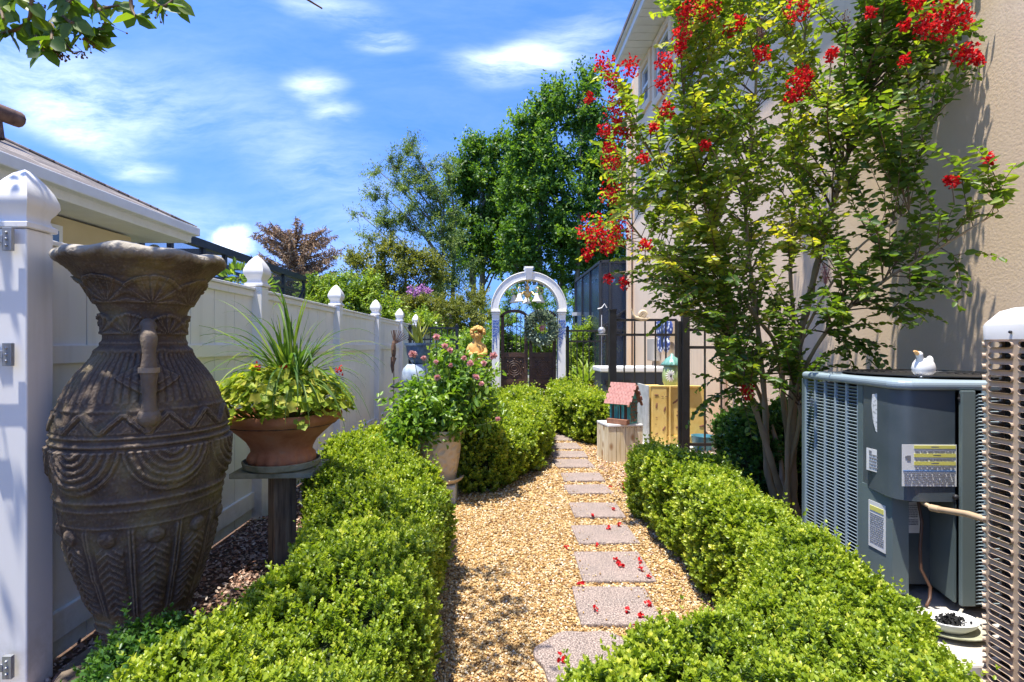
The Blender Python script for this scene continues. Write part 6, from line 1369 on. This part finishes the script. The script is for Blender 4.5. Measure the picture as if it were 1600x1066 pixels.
tree('lime_shrub', [(500, 462, 26, 18), (530, 455, 26, 22), (560, 470, 30, 22), (600, 490, 34, 20), (545, 490, 34, 16), (640, 505, 34, 16), (505, 490, 22, 14), (575, 445, 14, 12)], 13, 16000, .085, .05, M['bush_lime'], 'bright lime-green shrub just behind the white fence', base_px=550, th=.04, cat='shrub')
tree('golden_shrub', [(665, 475, 30, 20), (700, 490, 30, 22), (640, 470, 20, 16), (730, 500, 26, 20), (690, 515, 34, 14)], 15, 11000, .075, .04, M['tree_olive'], 'golden-green shrub with pink blossom behind the iron fence', base_px=690, th=.04, cat='shrub')
pk = bpy.data.objects['golden_shrub']
for (px, py, r_) in ((642, 453, 8), (658, 452, 9), (650, 459, 7), (669, 455, 7)):
    n = 60; o = leaves('flower_cluster', rdir(n) * rng.random((n, 1)) * r_ * 14.5 / F, rdir(n), rdir(n), .06, .05, M['mauve'] if 'mauve' in M else M['pink'], pk, hexa=False); o.location = W3(px, py, 14.3) - pk.location
for (nm, lb_, lobs, Y_, m_, nl) in (('leafy_shrub', 'rounded green shrub seen through the left gate leaf', [(790, 520, 26, 34), (770, 540, 26, 30), (812, 545, 22, 30)], 14.0, 'tree_green', 8000),
                                 ('leafy_shrub', 'bright green shrub seen through the right gate leaf', [(850, 520, 26, 30), (840, 560, 26, 24), (872, 550, 22, 30)], 14.6, 'bush_lime', 6500),
                                 ('leafy_shrub', 'broad yellow-green shrub behind the iron fence right of the arch', [(900, 545, 22, 26), (925, 560, 26, 24), (895, 585, 24, 18), (915, 520, 14, 18)], 13.2, 'bush_lime', 7500),
                                 ('leafy_shrub', 'mid-green shrub behind the cherub bust and iron fence', [(715, 540, 28, 24), (745, 530, 24, 26), (690, 560, 30, 22), (745, 565, 30, 20)], 13.0, 'rose_leaf', 9000),
                                 ('leafy_shrub', 'dark tall shrub behind the arch top', [(840, 470, 34, 24), (800, 470, 26, 22), (880, 480, 26, 26), (770, 490, 24, 20), (910, 470, 20, 30)], 19.0, 'tree_green', 9000),
                                 ('leafy_shrub', 'yellowish shrub under the shade tree left of the arch', [(745, 470, 26, 22), (765, 510, 22, 18), (720, 470, 18, 16)], 18.0, 'tree_olive', 6500)):
    tree(nm, lobs, Y_, nl, .075, .04, M[m_], lb_, th=.03, cat='shrub', group='shrubs beyond the gate')
for (px, py, Y_, s_, lb_) in ((372, 432, 5.6, 1.0, 'small leafy shoot poking above the white fence beside the urn rim'), (412, 447, 6.2, .7, 'second small leafy shoot above the white fence, right of the tall post cap')):
    o = W3(px, py, Y_); zt_ = o.z; o.x = min(o.x, -2.15 - .0); o.z = 0
    r_ = empty('climbing_plant', o, label=lb_, cat='plant'); n = int(110 * s_); d = rdir(n); leaves('foliage', d * rng.random((n, 1)) ** .4 * [[.17 * s_, .12, .14 * s_]] + [[0, 0, zt_ + .0]], d + [[0, 0, .5]], rdir(n), .085, .03, M['rose_leaf'], r_); MB().tube([(0, 0, 0), (0, 0, zt_)], [.012, .006], 5).build('stem', M['twig'], r_)

# dead conifer: bare leader, drooping tiers of brown needles
DY = 21.0; do = Vector(((462 - CX) * DY / F, DY, 0)); dc_ = empty('dead_conifer', do, label='brown dead conifer with drooping needle tiers beyond the screen enclosure', cat='tree'); k = DY / F
ztop = H - (338 - CY) * k; b = MB().tube([(0, 0, 0), (0, 0, ztop * .6), (0, 0, ztop)], [.16, .09, .015], 8); P, D_ = [], []
for q in range(150):
    zf = random.random() ** .8; z0_ = 2.3 + (ztop - 2.9) * (1 - zf * .95); a = random.uniform(0, 2 * PI); ln_ = .35 + 1.30 * min(1, (ztop - z0_) / 1.5) * random.uniform(.75, 1.12); rise = random.uniform(.25, .60) * ln_
    pts_ = [np.array([math.cos(a) * ln_ * t, math.sin(a) * ln_ * t, z0_ + rise * t ** 1.4]) for t in np.linspace(0, 1, 8)]; b.tube([tuple(p) for p in pts_], [.03 * (1 - .85 * i / 7) for i in range(8)], 5)
    for p, p2 in zip(pts_[1:-1], pts_[2:]):
        m_ = 26; t = rng.random((m_, 1)); pp_ = p + (p2 - p) * t; P.append(pp_); D_.append(unit(rng.normal(size=(m_, 3)) * .55 + [[math.cos(a) * .45, math.sin(a) * .45, -.55]]))
b.build('trunk', M['twig'], dc_, smooth=60); P = np.concatenate(P); D_ = np.concatenate(D_); n = len(P)
leaves('needles', P, D_, rdir(n), rng.uniform(.10, .26, n), .035, M['dead'], dc_, hexa=False, fold=.3, droop=.3)

# white pergola posts and a pale garden fence seen beyond the gate
pg = empty('pergola', (W3(910, 0, 15.5).x, 15.5, 0), label='pair of slim white pergola posts beyond the iron fence', cat='pergola')
for dx in (-.10, .12): MB().box((dx, 0, 1.12), (.10, .10, 2.24)).build('post', M['white'], pg)
MB().box((0, 0, 2.29), (.6, .14, .10)).build('beam', M['white'], pg)
gf = empty('garden_fence', (W3(800, 0, 17.0).x, 17.0, 0), label='low white picket fence glimpsed through the gate grilles', cat='fence')
for i in range(26): MB().box((-2.4 + .2 * i, 0, .62), (.09, .03, 1.2)).build('picket', M['white'], gf)
for z in (.35, .95): MB().box((.1, .03, z), (5.2, .03, .08)).build('rail', M['white'], gf)
# distant tree line closing the horizon
n = 60000; x = rng.uniform(-45, 45, n); t = rng.random(n); yy = 48 + 6 * rng.random(n); hh = 3.0 + 2.2 * vnoise(np.stack([x, x * 0, x * 0], 1), .16, 4) + 1.0 * vnoise(np.stack([x, x * 0, x * 0], 1), .6, 6)
P = np.stack([x, yy, hh * t ** .7], 1)
tag(leaves('distant_trees', P, rdir(n), rdir(n, .5), .55, .38, M['tree_green'], None, hexa=False), kind='stuff')
